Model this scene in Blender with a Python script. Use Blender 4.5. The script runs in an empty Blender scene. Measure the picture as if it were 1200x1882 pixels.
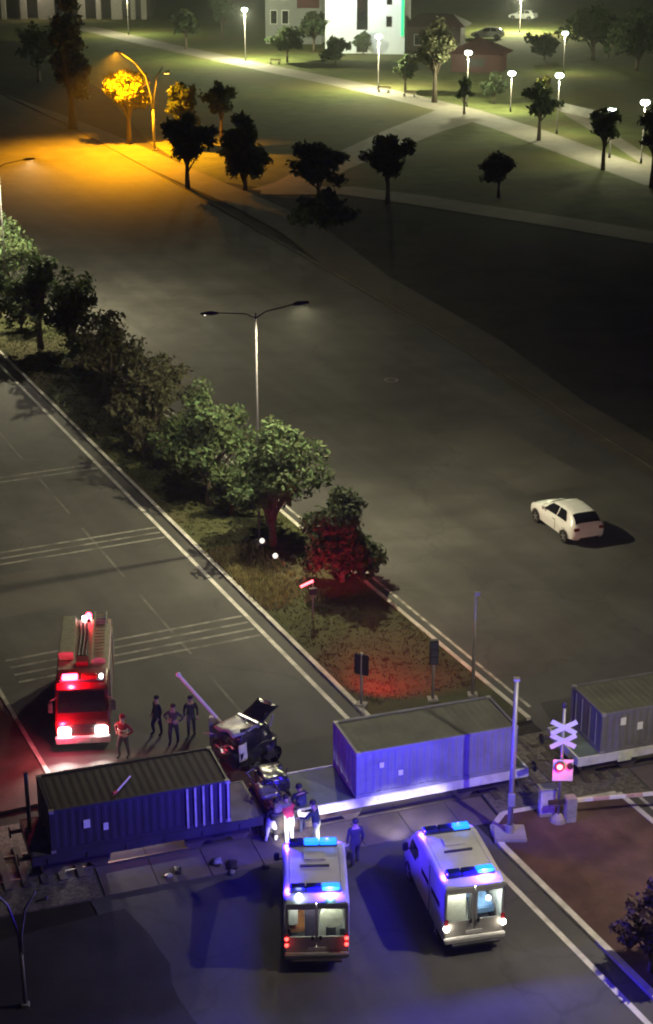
import bpy, bmesh, math, random
import numpy as np
from mathutils import Vector, Matrix, noise as mnoise

S = bpy.context.scene
C = S.collection
PI = math.pi
R = math.radians

# ------------------------------------------------------------------ camera
cam_d = bpy.data.cameras.new('camera')
cam = bpy.data.objects.new('camera', cam_d)
C.objects.link(cam)
cam_d.sensor_fit = 'VERTICAL'
cam_d.sensor_height = 24.0
cam_d.lens = 24.0 * 3030 / 1882
cam_d.clip_end = 3000
cam.location = (0, 0, 31.0)                 # a tenth-floor window
cam.rotation_euler = (R(90 - 21.3), 0, 0)
S.camera = cam

# ------------------------------------------------------------------ night sky, faint moon, exposure
W = bpy.data.worlds.new('World')
S.world = W
W.use_nodes = True
wn = W.node_tree
sky = wn.nodes.new('ShaderNodeTexSky')
sky.sky_type = 'NISHITA'
sky.sun_disc = False
sky.sun_elevation = R(1.0)
sky.sun_rotation = R(150)
bg = wn.nodes['Background']
bg.inputs['Strength'].default_value = 0.012
wn.links.new(sky.outputs[0], bg.inputs['Color'])
sun_d = bpy.data.lights.new('moon', 'SUN')
sun_d.energy = 0.012
sun_d.angle = R(0.5)
sun_d.color = (1.0, 0.96, 0.9)
sun = bpy.data.objects.new('moon', sun_d)
C.objects.link(sun)
sun.rotation_euler = (R(35), 0, R(150))
S.view_settings.view_transform = 'Standard'
S.view_settings.look = 'None'
S.view_settings.exposure = 0.0
S.view_settings.gamma = 1.0
S.render.engine = 'CYCLES'
S.cycles.use_denoising = True
S.cycles.use_adaptive_sampling = True
S.cycles.adaptive_threshold = 0.03
S.cycles.filter_width = 2.0
S.cycles.max_bounces = 3
S.cycles.diffuse_bounces = 2
S.cycles.glossy_bounces = 2
S.cycles.volume_bounces = 0
S.cycles.transmission_bounces = 4
S.cycles.transparent_max_bounces = 8
S.cycles.sample_clamp_indirect = 2.0

# ------------------------------------------------------------------ materials
MATS = {}
def mat(name, col, rough=0.7, metal=0.0, var=0.25, scale=3.0, bump=0.0, bscale=40.0, stain=None, emit=0.0,
        island=0.0, coat=0.0, trans=0.0, sub=0.0, spec=0.5):
    if name in MATS: return MATS[name]
    m = bpy.data.materials.new(name)
    m.use_nodes = True
    n, l = m.node_tree.nodes, m.node_tree.links
    b = n['Principled BSDF']
    b.inputs['Roughness'].default_value = rough
    b.inputs['Metallic'].default_value = metal
    b.inputs['Specular IOR Level'].default_value = spec
    if coat: b.inputs['Coat Weight'].default_value = coat
    if trans: b.inputs['Transmission Weight'].default_value = trans
    tc = n.new('ShaderNodeTexCoord')
    nz = n.new('ShaderNodeTexNoise'); nz.inputs['Scale'].default_value = scale
    nz.inputs['Detail'].default_value = 6.0; nz.inputs['Roughness'].default_value = 0.62
    l.new(tc.outputs['Object'], nz.inputs['Vector'])
    rp = n.new('ShaderNodeValToRGB')
    rp.color_ramp.elements[0].position = 0.32; rp.color_ramp.elements[1].position = 0.68
    lo = [max(0, c * (1 - var)) for c in col]; hi = [min(1, c * (1 + var)) for c in col]
    rp.color_ramp.elements[0].color = (*lo, 1); rp.color_ramp.elements[1].color = (*hi, 1)
    l.new(nz.outputs['Fac'], rp.inputs['Fac'])
    out = rp.outputs['Color']
    if stain:
        scol, sscale, amt = stain
        n2 = n.new('ShaderNodeTexNoise'); n2.inputs['Scale'].default_value = sscale
        n2.inputs['Detail'].default_value = 5.0
        l.new(tc.outputs['Object'], n2.inputs['Vector'])
        r2 = n.new('ShaderNodeValToRGB'); r2.color_ramp.elements[0].position = 0.45; r2.color_ramp.elements[1].position = 0.62
        r2.color_ramp.elements[0].color = (0, 0, 0, 1); r2.color_ramp.elements[1].color = (amt, amt, amt, 1)
        l.new(n2.outputs['Fac'], r2.inputs['Fac'])
        mx = n.new('ShaderNodeMix'); mx.data_type = 'RGBA'
        l.new(r2.outputs['Color'], mx.inputs['Factor']); l.new(out, mx.inputs[6])
        mx.inputs[7].default_value = (*scol, 1); out = mx.outputs[2]
    if island:
        ge = n.new('ShaderNodeNewGeometry')
        hs = n.new('ShaderNodeHueSaturation')
        mr = n.new('ShaderNodeMapRange'); mr.inputs['To Min'].default_value = 1 - island; mr.inputs['To Max'].default_value = 1 + island
        l.new(ge.outputs['Random Per Island'], mr.inputs['Value'])
        l.new(mr.outputs['Result'], hs.inputs['Value'])
        mr2 = n.new('ShaderNodeMapRange'); mr2.inputs['To Min'].default_value = 0.46; mr2.inputs['To Max'].default_value = 0.54
        l.new(ge.outputs['Random Per Island'], mr2.inputs['Value']); l.new(mr2.outputs['Result'], hs.inputs['Hue'])
        l.new(out, hs.inputs['Color']); out = hs.outputs['Color']
    l.new(out, b.inputs['Base Color'])
    if bump:
        nb = n.new('ShaderNodeTexNoise'); nb.inputs['Scale'].default_value = bscale; nb.inputs['Detail'].default_value = 4.0
        l.new(tc.outputs['Object'], nb.inputs['Vector'])
        bp = n.new('ShaderNodeBump'); bp.inputs['Strength'].default_value = bump; bp.inputs['Distance'].default_value = 0.02
        l.new(nb.outputs['Fac'], bp.inputs['Height']); l.new(bp.outputs['Normal'], b.inputs['Normal'])
    if emit:
        b.inputs['Emission Color'].default_value = (*col, 1)
        b.inputs['Emission Strength'].default_value = emit
    if sub:
        tr = n.new('ShaderNodeBsdfTranslucent'); ms = n.new('ShaderNodeMixShader'); ms.inputs['Fac'].default_value = sub
        l.new(out, tr.inputs['Color']); l.new(b.outputs[0], ms.inputs[1]); l.new(tr.outputs[0], ms.inputs[2])
        l.new(ms.outputs[0], n['Material Output'].inputs['Surface'])
    MATS[name] = m
    return m

def glow(name, col, strength):
    return mat(name, col, 0.4, var=0.04, emit=strength)

def worn_asphalt(m):
    """tyre-polished streaks along the lanes and thin sealed cracks"""
    n, l = m.node_tree.nodes, m.node_tree.links
    b = n['Principled BSDF']; src = b.inputs['Base Color'].links[0].from_socket
    tc = n.new('ShaderNodeTexCoord'); mp = n.new('ShaderNodeMapping'); mp.inputs['Rotation'].default_value = (0, 0, -0.4315); mp.inputs['Scale'].default_value = (0.55, 0.02, 1)
    mp.vector_type = 'POINT'
    rot = n.new('ShaderNodeMapping'); rot.inputs['Rotation'].default_value = (0, 0, -0.4315)
    sc_ = n.new('ShaderNodeMapping'); sc_.inputs['Scale'].default_value = (0.7, 0.018, 1)
    l.new(tc.outputs['Object'], rot.inputs['Vector']); l.new(rot.outputs[0], sc_.inputs['Vector'])
    nz = n.new('ShaderNodeTexNoise'); nz.inputs['Scale'].default_value = 1.0; nz.inputs['Detail'].default_value = 5
    l.new(sc_.outputs[0], nz.inputs['Vector'])
    rp = n.new('ShaderNodeValToRGB'); rp.color_ramp.elements[0].position = .35; rp.color_ramp.elements[1].position = .65
    rp.color_ramp.elements[0].color = (.84, .84, .84, 1); rp.color_ramp.elements[1].color = (1.1, 1.1, 1.1, 1)
    l.new(nz.outputs['Fac'], rp.inputs['Fac'])
    mul = n.new('ShaderNodeMix'); mul.data_type = 'RGBA'; mul.blend_type = 'MULTIPLY'; mul.inputs['Factor'].default_value = 1
    l.new(src, mul.inputs[6]); l.new(rp.outputs['Color'], mul.inputs[7])
    wv = n.new('ShaderNodeTexNoise'); wv.inputs['Scale'].default_value = .5; wv.inputs['Detail'].default_value = 4
    l.new(tc.outputs['Object'], wv.inputs['Vector'])
    ad = n.new('ShaderNodeVectorMath'); ad.operation = 'MULTIPLY_ADD'; ad.inputs[1].default_value = (3, 3, 0); l.new(wv.outputs['Color'], ad.inputs[0]); l.new(tc.outputs['Object'], ad.inputs[2])
    vo = n.new('ShaderNodeTexVoronoi'); vo.feature = 'DISTANCE_TO_EDGE'; vo.inputs['Scale'].default_value = .11
    l.new(ad.outputs[0], vo.inputs['Vector'])
    cr = n.new('ShaderNodeValToRGB'); cr.color_ramp.elements[0].position = .0; cr.color_ramp.elements[1].position = .012
    cr.color_ramp.elements[0].color = (.45, .45, .45, 1); cr.color_ramp.elements[1].color = (1, 1, 1, 1)
    l.new(vo.outputs['Distance'], cr.inputs['Fac'])
    m2 = n.new('ShaderNodeMix'); m2.data_type = 'RGBA'; m2.blend_type = 'MULTIPLY'; m2.inputs['Factor'].default_value = .4
    l.new(mul.outputs[2], m2.inputs[6]); l.new(cr.outputs['Color'], m2.inputs[7]); n.remove(mp)
    l.new(m2.outputs[2], b.inputs['Base Color'])
    return m
ASPH = mat('asphalt', (0.075, 0.072, 0.066), 0.82, var=0.22, scale=0.35, bump=0.35, bscale=9, stain=((0.042, 0.04, 0.037), 0.16, 0.55))
worn_asphalt(ASPH)
ASPH2 = mat('asphalt_old', (0.095, 0.09, 0.08), 0.85, var=0.2, scale=0.5, bump=0.35, bscale=9, stain=((0.055, 0.05, 0.045), 0.25, 0.6))
PAINT = mat('road_paint', (0.5, 0.48, 0.42), 0.7, var=0.25, scale=4, stain=((0.12, 0.115, 0.1), 1.6, 0.85))
PAINT_F = mat('road_paint_faded', (0.24, 0.23, 0.2), 0.75, var=0.3, scale=3, stain=((0.085, 0.08, 0.072), 0.9, 0.9))
PAINT_B = mat('road_paint_bright', (0.62, 0.59, 0.54), 0.7, var=0.15, scale=3, stain=((0.3, 0.28, 0.25), 1.2, 0.6))
PAVE2 = mat('pavement_slab', (0.105, 0.092, 0.076), 0.85, var=0.25, scale=0.6, bump=0.4, bscale=6, stain=((0.075, 0.066, 0.055), 0.2, 0.7))
KERBW = mat('kerb_whitewashed', (0.58, 0.55, 0.50), 0.8, var=0.18, scale=2, bump=0.3, bscale=15, stain=((0.3, 0.28, 0.24), 0.9, 0.6))
PAINT_W = mat('road_paint_worn', (0.13, 0.125, 0.11), 0.8, var=0.3, scale=3, stain=((0.08, 0.076, 0.07), 0.7, 0.9))
PANEL = mat('crossing_panel', (0.13, 0.105, 0.095), 0.8, var=0.2, scale=1.2, bump=0.3, bscale=10, stain=((0.085, 0.07, 0.064), 0.5, 0.8))
KERB = mat('kerb_concrete', (0.45, 0.42, 0.37), 0.85, var=0.2, scale=2, bump=0.3, bscale=15, stain=((0.2, 0.19, 0.16), 1.1, 0.6))
GRASS = mat('grass_turf', (0.06, 0.066, 0.028), 0.95, var=0.4, scale=0.9, bump=0.8, bscale=14, stain=((0.09, 0.076, 0.04), 0.22, 0.7), spec=0.15)
VSOIL = mat('verge_earth', (0.052, 0.048, 0.046), 0.95, var=0.3, scale=0.4, bump=0.5, bscale=8, stain=((0.036, 0.034, 0.033), 0.15, 0.7), spec=0.15)
LAWN = mat('park_lawn', (0.105, 0.118, 0.036), 0.95, var=0.3, scale=0.4, bump=0.8, bscale=6, stain=((0.14, 0.115, 0.045), 0.06, 0.7), spec=0.12)
FIELD = mat('dark_field', (0.035, 0.034, 0.024), 0.97, var=0.4, scale=0.3, bump=0.8, bscale=5, stain=((0.05, 0.042, 0.028), 0.08, 0.7), spec=0.1)
DIRT = mat('bare_soil', (0.105, 0.06, 0.05), 0.95, var=0.3, scale=0.9, bump=0.7, bscale=10, stain=((0.06, 0.036, 0.03), 0.4, 0.7), spec=0.15)
SLEEPER = mat('sleeper_wood', (0.07, 0.055, 0.045), 0.9, var=0.3)
VERGE = mat('roadside_grit', (0.066, 0.055, 0.04), 0.92, var=0.3, scale=0.4, bump=0.5, bscale=6, stain=((0.055, 0.05, 0.035), 0.12, 0.8))
PAVE = mat('path_paving', (0.22, 0.185, 0.14), 0.85, var=0.18, scale=0.6, bump=0.3, bscale=6, stain=((0.24, 0.21, 0.17), 0.15, 0.6))
BALLAST = mat('ballast', (0.12, 0.105, 0.09), 0.95, var=0.6, scale=7, bump=1.0, bscale=14)
RAIL = mat('rail_steel', (0.35, 0.3, 0.25), 0.38, metal=0.9, var=0.2, scale=2)
CONC = mat('concrete', (0.33, 0.31, 0.28), 0.85, var=0.2, scale=1.5, bump=0.3, bscale=12, stain=((0.18, 0.165, 0.15), 0.7, 0.7))
GALV = mat('galvanised_steel', (0.34, 0.33, 0.31), 0.5, metal=0.35, var=0.12, scale=3)
WHITEP = mat('white_paint', (0.72, 0.72, 0.7), 0.32, var=0.05, scale=1.5, coat=0.4, stain=((0.55, 0.54, 0.51), 0.9, 0.4))
CARW = mat('car_white', (0.86, 0.86, 0.86), 0.25, var=0.04, coat=0.8)
GLASS = mat('dark_glass', (0.012, 0.013, 0.015), 0.08, var=0.1)
RUBBER = mat('tyre_rubber', (0.022, 0.021, 0.02), 0.85, var=0.3)
RIM = mat('alloy_rim', (0.45, 0.45, 0.46), 0.35, metal=0.7, var=0.1)
BLACKP = mat('black_plastic', (0.025, 0.025, 0.027), 0.55, var=0.2)
BLACKC = mat('black_car_paint', (0.016, 0.016, 0.02), 0.22, var=0.2, coat=0.6, stain=((0.06, 0.055, 0.05), 2.0, 0.4))
SILV = mat('bare_silver_panel', (0.34, 0.34, 0.36), 0.5, metal=0.3, var=0.15, stain=((0.3, 0.29, 0.28), 2.5, 0.5))
REDP = mat('fire_red', (0.13, 0.004, 0.006), 0.38, var=0.12, coat=0.5)
ALU = mat('aluminium_sheet', (0.30, 0.30, 0.22), 0.5, metal=0.5, var=0.2, scale=5)
DARKST = mat('dark_steel', (0.05, 0.047, 0.045), 0.6, metal=0.4, var=0.35, scale=3, stain=((0.1, 0.06, 0.04), 1.6, 0.6))
BARK = mat('bark', (0.11, 0.085, 0.06), 0.95, var=0.4, scale=6, bump=0.6, bscale=20)
REDL = glow('tail_lamp_lit', (1.0, 0.04, 0.03), 9)
PLATE = mat('plate_white', (0.75, 0.75, 0.72), 0.5, var=0.08, scale=5)

# ------------------------------------------------------------------ mesh helpers
class MB:
    def __init__(s): s.v = []; s.f = []
    def add(s, vs, fs):
        k = len(s.v); s.v += [tuple(p) for p in vs]; s.f += [tuple(i + k for i in f) for f in fs]; return s
    def box(s, x0, x1, y0, y1, z0, z1):
        return s.add([(x0,y0,z0),(x1,y0,z0),(x1,y1,z0),(x0,y1,z0),(x0,y0,z1),(x1,y0,z1),(x1,y1,z1),(x0,y1,z1)],
                     [(0,3,2,1),(4,5,6,7),(0,1,5,4),(1,2,6,5),(2,3,7,6),(3,0,4,7)])
    def bar(s, a, b, w, h=None, up=(0, 0, 1)):
        h = h or w; a = Vector(a); b = Vector(b); d = (b - a).normalized(); u = Vector(up)
        x = d.cross(u)
        if x.length < 1e-4: x = d.cross(Vector((1, 0, 0)))
        x.normalize(); z = x.cross(d).normalized()
        p = [(-w/2, -h/2), (w/2, -h/2), (w/2, h/2), (-w/2, h/2)]
        return s.add([a + x*i + z*j for i, j in p] + [b + x*i + z*j for i, j in p],
                     [(0,3,2,1),(4,5,6,7),(0,1,5,4),(1,2,6,5),(2,3,7,6),(3,0,4,7)])
    def tube(s, pts, rad, n=8, cap=True):
        pts = [Vector(p) for p in pts]
        if not isinstance(rad, (list, tuple)): rad = [rad] * len(pts)
        rings = []
        x = None
        for i, p in enumerate(pts):
            d = (pts[min(i + 1, len(pts) - 1)] - pts[max(i - 1, 0)]).normalized()
            if x is None:
                x = d.cross(Vector((0.13, 0.97, 0.2)))
                if x.length < 0.05: x = d.cross(Vector((1, 0, 0)))
            x = (x - d * x.dot(d)).normalized(); y = d.cross(x)
            rings.append([p + (x * math.cos(2*PI*k/n) + y * math.sin(2*PI*k/n)) * rad[i] for k in range(n)])
        return s.loft(rings, cap)
    def loft(s, rings, cap=True, cap0=True):
        n = len(rings[0]); vs = [p for r in rings for p in r]; fs = []
        for i in range(len(rings) - 1):
            for k in range(n):
                a = i*n + k; b = i*n + (k+1) % n
                fs.append((a, b, b + n, a + n))
        if cap0 and cap: fs.append(tuple(reversed(range(n))))
        if cap: fs.append(tuple(range((len(rings)-1)*n, len(rings)*n)))
        return s.add(vs, fs)
    def poly(s, pts, z0, z1):                     # prism over a counter-clockwise outline
        n = len(pts)
        vs = [(x, y, z0) for x, y in pts] + [(x, y, z1) for x, y in pts]
        fs = [tuple(reversed(range(n))), tuple(range(n, 2*n))] + [(i, (i+1) % n, n + (i+1) % n, n + i) for i in range(n)]
        return s.add(vs, fs)
    def sheet(s, pts, z):
        return s.add([(x, y, z) for x, y in pts], [tuple(range(len(pts)))])
    def ball(s, c, r, n=10, m=6, sz=1.0):
        rings = []
        for i in range(1, m):
            t = PI * i / m
            rings.append([(c[0] + r*math.sin(t)*math.cos(2*PI*k/n), c[1] + r*math.sin(t)*math.sin(2*PI*k/n), c[2] - r*sz*math.cos(t)) for k in range(n)])
        return s.loft(rings)
    def build(s, name, m, parent=None, loc=(0, 0, 0), rz=0.0, smooth=False, bevel=0.0):
        me = bpy.data.meshes.new(name)
        me.from_pydata(s.v, [], s.f); me.update()
        if bevel:
            bm = bmesh.new(); bm.from_mesh(me); bmesh.ops.remove_doubles(bm, verts=bm.verts, dist=1e-5)
            bmesh.ops.bevel(bm, geom=[e for e in bm.edges if e.is_manifold and e.calc_face_angle(0) > 0.5], offset=bevel, segments=2, affect='EDGES', clamp_overlap=True)
            bm.to_mesh(me); bm.free()
        if smooth: me.shade_smooth()
        if smooth == 'auto':
            me.shade_smooth()
            try: me.set_sharp_from_angle(angle=R(40))
            except Exception: pass
        o = bpy.data.objects.new(name, me)
        if m: me.materials.append(m)
        C.objects.link(o)
        o.parent = parent
        o.location = loc; o.rotation_euler = (0, 0, rz)
        return o

def thing(name, label, cat, loc=(0, 0, 0), rz=0.0, group=None):
    o = bpy.data.objects.new(name, None)
    o.empty_display_size = 0.3
    C.objects.link(o)
    o.location = loc if len(loc) == 3 else (*loc, 0); o.rotation_euler = (0, 0, rz)
    return tag(o, label, cat, group)
def tag(o, label, cat, group=None):
    o['label'] = label; o['category'] = cat
    if group: o['group'] = group
    return o
def struct(o):
    o['kind'] = 'structure'; return o
def copy_tree(o, parent=None):
    c = o.copy(); C.objects.link(c); c.parent = parent
    for ch in list(o.children): copy_tree(ch, c)
    return c
def lamp(name, kind, loc, power, col, parent=None, size=0.25, rot=(0, 0, 0), spot=None, blend=0.6, spread=None):
    d = bpy.data.lights.new(name, kind); d.energy = power; d.color = col
    if kind == 'AREA':
        d.shape = 'DISK'; d.size = size
        if spread: d.spread = spread
    else: d.shadow_soft_size = size
    if kind == 'SPOT': d.spot_size = spot; d.spot_blend = blend
    o = bpy.data.objects.new(name, d); C.objects.link(o); o.parent = parent; o.location = loc; o.rotation_euler = rot
    return o
def rr(hw, z0, z1, r, y, n=3):                    # rounded rectangle ring in the xz plane
    pts = []
    for cx, cz, a0 in ((hw - r, z0 + r, -90), (hw - r, z1 - r, 0), (-hw + r, z1 - r, 90), (-hw + r, z0 + r, 180)):
        for k in range(n + 1):
            a = R(a0 + 90 * k / n); pts.append((cx + r*math.cos(a), y, cz + r*math.sin(a)))
    return pts

# road frame: lateral distance to the right, distance along the road; both carriageways run 24.7 deg left of north
RN = Vector((0.908, 0.418)); RD = Vector((-0.418, 0.908)); ROAD_A = math.atan2(0.418, 0.908)
def rl(lat, lon): p = RN * lat + RD * lon; return (p.x, p.y)
# rail frame: along the train and away from the camera
T0 = Vector((-0.48, 48.86)); TD = Vector((0.9456, 0.3255)); TB = Vector((-0.3255, 0.9456)); RAIL_A = math.atan2(0.3255, 0.9456)
def tb(t, b): p = T0 + TD * t + TB * b; return (p.x, p.y)

# ================================================================== SETTING
struct(MB().sheet([(-900, -150), (900, -150), (900, 1500), (-900, 1500)], -0.03).build('ground', FIELD))
# roadways: two carriageways; asphalt sheets above the ground
def strip(name, la0, la1, lo0, lo1, z, m, parent=None):
    return MB().sheet([rl(la0, lo0), rl(la1, lo0), rl(la1, lo1), rl(la0, lo1)], z).build(name, m, parent)
road_w = struct(strip('road_near_carriageway', 11.9, 25.45, 10, 190, 0.0, ASPH))
road_e = struct(MB().sheet([rl(31.1, 10), rl(50.5, 10), rl(51.0, 60), rl(52.6, 72), rl(55.2, 100), rl(57.0, 130), rl(58.6, 163), rl(60.5, 210), rl(62, 330), rl(31.1, 330)], 0.004).build('road_far_carriageway', ASPH))
# kerbs and median
def kerb(pts, w=0.16, h=0.12, name='kerb', m=None):
    b = MB()
    for i in range(len(pts) - 1):
        a, c = Vector(pts[i]), Vector(pts[i + 1]); d = (c - a).normalized(); n = Vector((-d.y, d.x)) * w / 2
        b.poly([tuple(a - n), tuple(c - n), tuple(c + n), tuple(a + n)], -0.02, h)
    return struct(b.build(name, m or KERB))
med = MB().poly([rl(25.5, 48.6), rl(31.0, 48.6), rl(31.0, 300), rl(25.5, 300)], -0.02, 0.10)
struct(med.build('median_lawn', GRASS))
kerb([rl(25.45, 48.6), rl(25.45, 180)], .21, m=KERBW); kerb([rl(31.08, 48.6), rl(31.08, 300)], .2, m=KERBW)
med2 = MB().poly([rl(25.6, 12), rl(31.0, 12), rl(31.0, 42.4), rl(26.6, 42.9), rl(25.9, 42.3), rl(25.6, 41.2)], -0.02, 0.10)
struct(med2.build('median_soil', DIRT))
kerb([rl(25.55, 12), rl(25.55, 41.2), rl(25.85, 42.35), rl(26.6, 42.95), rl(31.0, 42.45)], .22, m=KERBW); kerb([rl(31.08, 12), rl(31.08, 42.4)], .2, m=KERBW)
# far right kerb and worn verge of the wide carriageway
kerb([rl(50.6, 10), rl(51.1, 60), rl(52.7, 72), rl(55.3, 100), rl(57.1, 130), rl(58.7, 163), rl(60.6, 210), rl(62, 330)], 0.2, 0.05, m=VERGE)
# left verge
vr = random.Random(4); edge = [rl(12.9 + .15*math.sin(i*.9) + vr.uniform(-.12, .12), 10 + i*.83) for i in range(41)]
struct(MB().poly([rl(-60, 10)] + edge + [rl(-60, 43.2)], -0.02, 0.012).build('verge_soil', VSOIL))
struct(MB().poly([rl(-60, 50.5), rl(12.8, 50.5), rl(12.8, 190), rl(-60, 190)], -0.02, 0.06).build('verge_lawn', DIRT))
kerb([rl(12.85, 50.5), rl(12.85, 190)], 0.16, 0.1)
# painted markings
def mark(name, la0, la1, lo0, lo1, z=0.004, m=PAINT, parent=road_w):
    return strip(name, la0, la1, lo0, lo1, z, m, parent)
mark('edge_line', 24.60, 24.80, 47.5, 180, m=PAINT_B); mark('edge_line', 24.60, 24.80, 12, 42.6, m=PAINT_B)
mark('edge_line', 31.62, 31.76, 49.5, 250, 0.008, PAINT, road_e); mark('edge_line', 31.62, 31.76, 12, 42, 0.008, PAINT, road_e)
for k in range(13):
    mark('lane_dash', 21.05, 21.17, 50.6 + k*9, 57.4 + k*9, 0.004, PAINT_W)
    if k % 2: mark('lane_dash', 17.35, 17.46, 50.6 + k*9, 55 + k*9, 0.004, PAINT_W)
for lo, cnt in ((60.0, 4), (72.4, 3), (83.6, 2)):
    for j in range(cnt):
        mark('rumble_line', 13.8, 24.5, lo + j*0.72, lo + j*0.72 + 0.17, 0.0045, PAINT_F)
# a resurfaced patch and tyre-worn strips on the asphalt
for la0, la1, lo0, lo1 in ((31.9, 36.0, 96, 118), (44.0, 48.5, 70, 81), (33.0, 38.0, 140, 162)):
    mark('asphalt_patch', la0, la1, lo0, lo1, 0.0075, ASPH2, road_e)
for la, lo in ((34.2, 78.5), (47.0, 92.0)):
    x, y = rl(la, lo); on_e = la > 30; z = .009 if on_e else .005
    mh = MB().tube([(x, y, 0), (x, y, z)], .34, 18).build('manhole_cover', DARKST, road_e if on_e else road_w)
    MB().loft([[(x + r_*math.cos(2*PI*k/20), y + r_*math.sin(2*PI*k/20), z - .001) for k in range(20)] for r_ in (.36, .46)], False).build('manhole_ring', CONC, mh)
mark('asphalt_patch', 14.0, 18.2, 66.5, 71.2, 0.0035, ASPH2, road_w)

# railway: ballast, sleepers, rails, crossing panels
def rail_strip(name, t0, t1, b0, b1, z, m, parent=None):
    return MB().sheet([tb(t0, b0), tb(t1, b0), tb(t1, b1), tb(t0, b1)], z).build(name, m, parent)
bl = MB()
for t0, t1 in ((-70, -7.6), (6.6, 12.4), (31, 90)):
    bl.poly([tb(t0, -1.3), tb(t1, -1.3), tb(t1, 4.0), tb(t0, 4.0)], -0.02, 0.04)
ballast = struct(bl.build('track_ballast', BALLAST))
for i in range(74):
    t = -32 + i*0.6
    if -7.5 < t < 6.5 or 12.5 < t < 31: continue
    slp = MB().poly([tb(t-0.12, 0), tb(t+0.12, 0), tb(t+0.12, 2.5), tb(t-0.12, 2.5)], 0.0, 0.09)
    slp.build('sleeper', SLEEPER, ballast)
lc = bpy.data.objects.new('level_crossing', None); C.objects.link(lc); struct(lc)
for (ta, tz) in ((-7.5, 6.5), (12.5, 30.9)):
    k = ta
    while k < tz - 0.5:
        e = min(k + 1.797, tz)
        for b0, b1 in ((-1.25, 0.44), (0.63, 1.87), (2.06, 3.9)):
            MB().poly([tb(k+.015, b0), tb(e-.015, b0), tb(e-.015, b1), tb(k+.015, b1)], -0.01, 0.022 + 0.006*random.Random(k*7+b0).random()).build('crossing_panel', PANEL, lc)
        k += 1.8
for b in (0.53, 1.97):
    r_ = MB()
    a, c = tb(-70, b), tb(90, b)
    r_.bar((*a, 0.062), (*c, 0.062), 0.07, 0.036); r_.bar((*a, 0.015), (*c, 0.015), 0.025, 0.06)
    struct(r_.build('rail', RAIL))

# park: lawns, paths
lawn = MB().sheet([(-230, 470), (-60, 330), (-34, 255), (-22, 205), (-13, 178), (-6, 172), (2, 171), (9.5, 166), (16, 160), (24, 153), (33, 145.5), (60, 122), (260, 110), (260, 470)], -0.012)
struct(lawn.build('park_lawn', LAWN))
def path(pts, w, z, name='park_path', m=PAVE):
    b = MB(); L, Rr = [], []
    for i, p in enumerate(pts):
        a = Vector(pts[max(i-1, 0)]); c = Vector(pts[min(i+1, len(pts)-1)]); d = (c - a).normalized(); n = Vector((-d.y, d.x)) * (w[i] if isinstance(w, list) else w) / 2
        L.append(tuple(Vector(p) + n)); Rr.append(tuple(Vector(p) - n))
    for i in range(len(pts) - 1):
        b.add([(*Rr[i], z), (*Rr[i+1], z), (*L[i+1], z), (*L[i], z)], [(0, 1, 2, 3)])
    return struct(b.build(name, m))
path([(-51.57, 360.6), (-30.78, 321.53), (-9.06, 282.48), (3.37, 261.62), (11.13, 246.57), (18.68, 230.89), (24.94, 213.18), (30.4, 193.89), (36.24, 175.01)], 5.6, 0.004)
path([(18.97, 229.8), (11.08, 213.18), (5.17, 197.88), (0.0, 185.25), (-3.16, 175.01), (-5.62, 170.59)], [9.0, 7.0, 6.0, 5.2, 5.0, 5.0], 0.008)
path([(-6.76, 171.21), (2.25, 171.21), (8.78, 166.37), (15.89, 160.12), (22.99, 154.04), (32.0, 145.57)], 4.6, 0.0)
path([(32.45, 245.34), (33.61, 225.55), (35.28, 208.59), (36.88, 184.53)], 2.2, 0.002)
# sidewalk along the road under the row of trees
path([(-51.08, 251.61), (-34.32, 220.45), (-23.24, 197.88), (-15.38, 180.34), (-8.79, 166.67), (-5.26, 159.04)], 4.2, 0.006, 'pavement', PAVE2)
path([(-5.82, 160.12), (-2.0, 150.55), (3.1, 132.12), (10.7, 112.24), (14.56, 98.07), (19.6, 84.5)], [4.4, 4.4, 4.0, 3.4, 3.2, 3.2], 0.0075, 'verge', VERGE)

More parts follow.
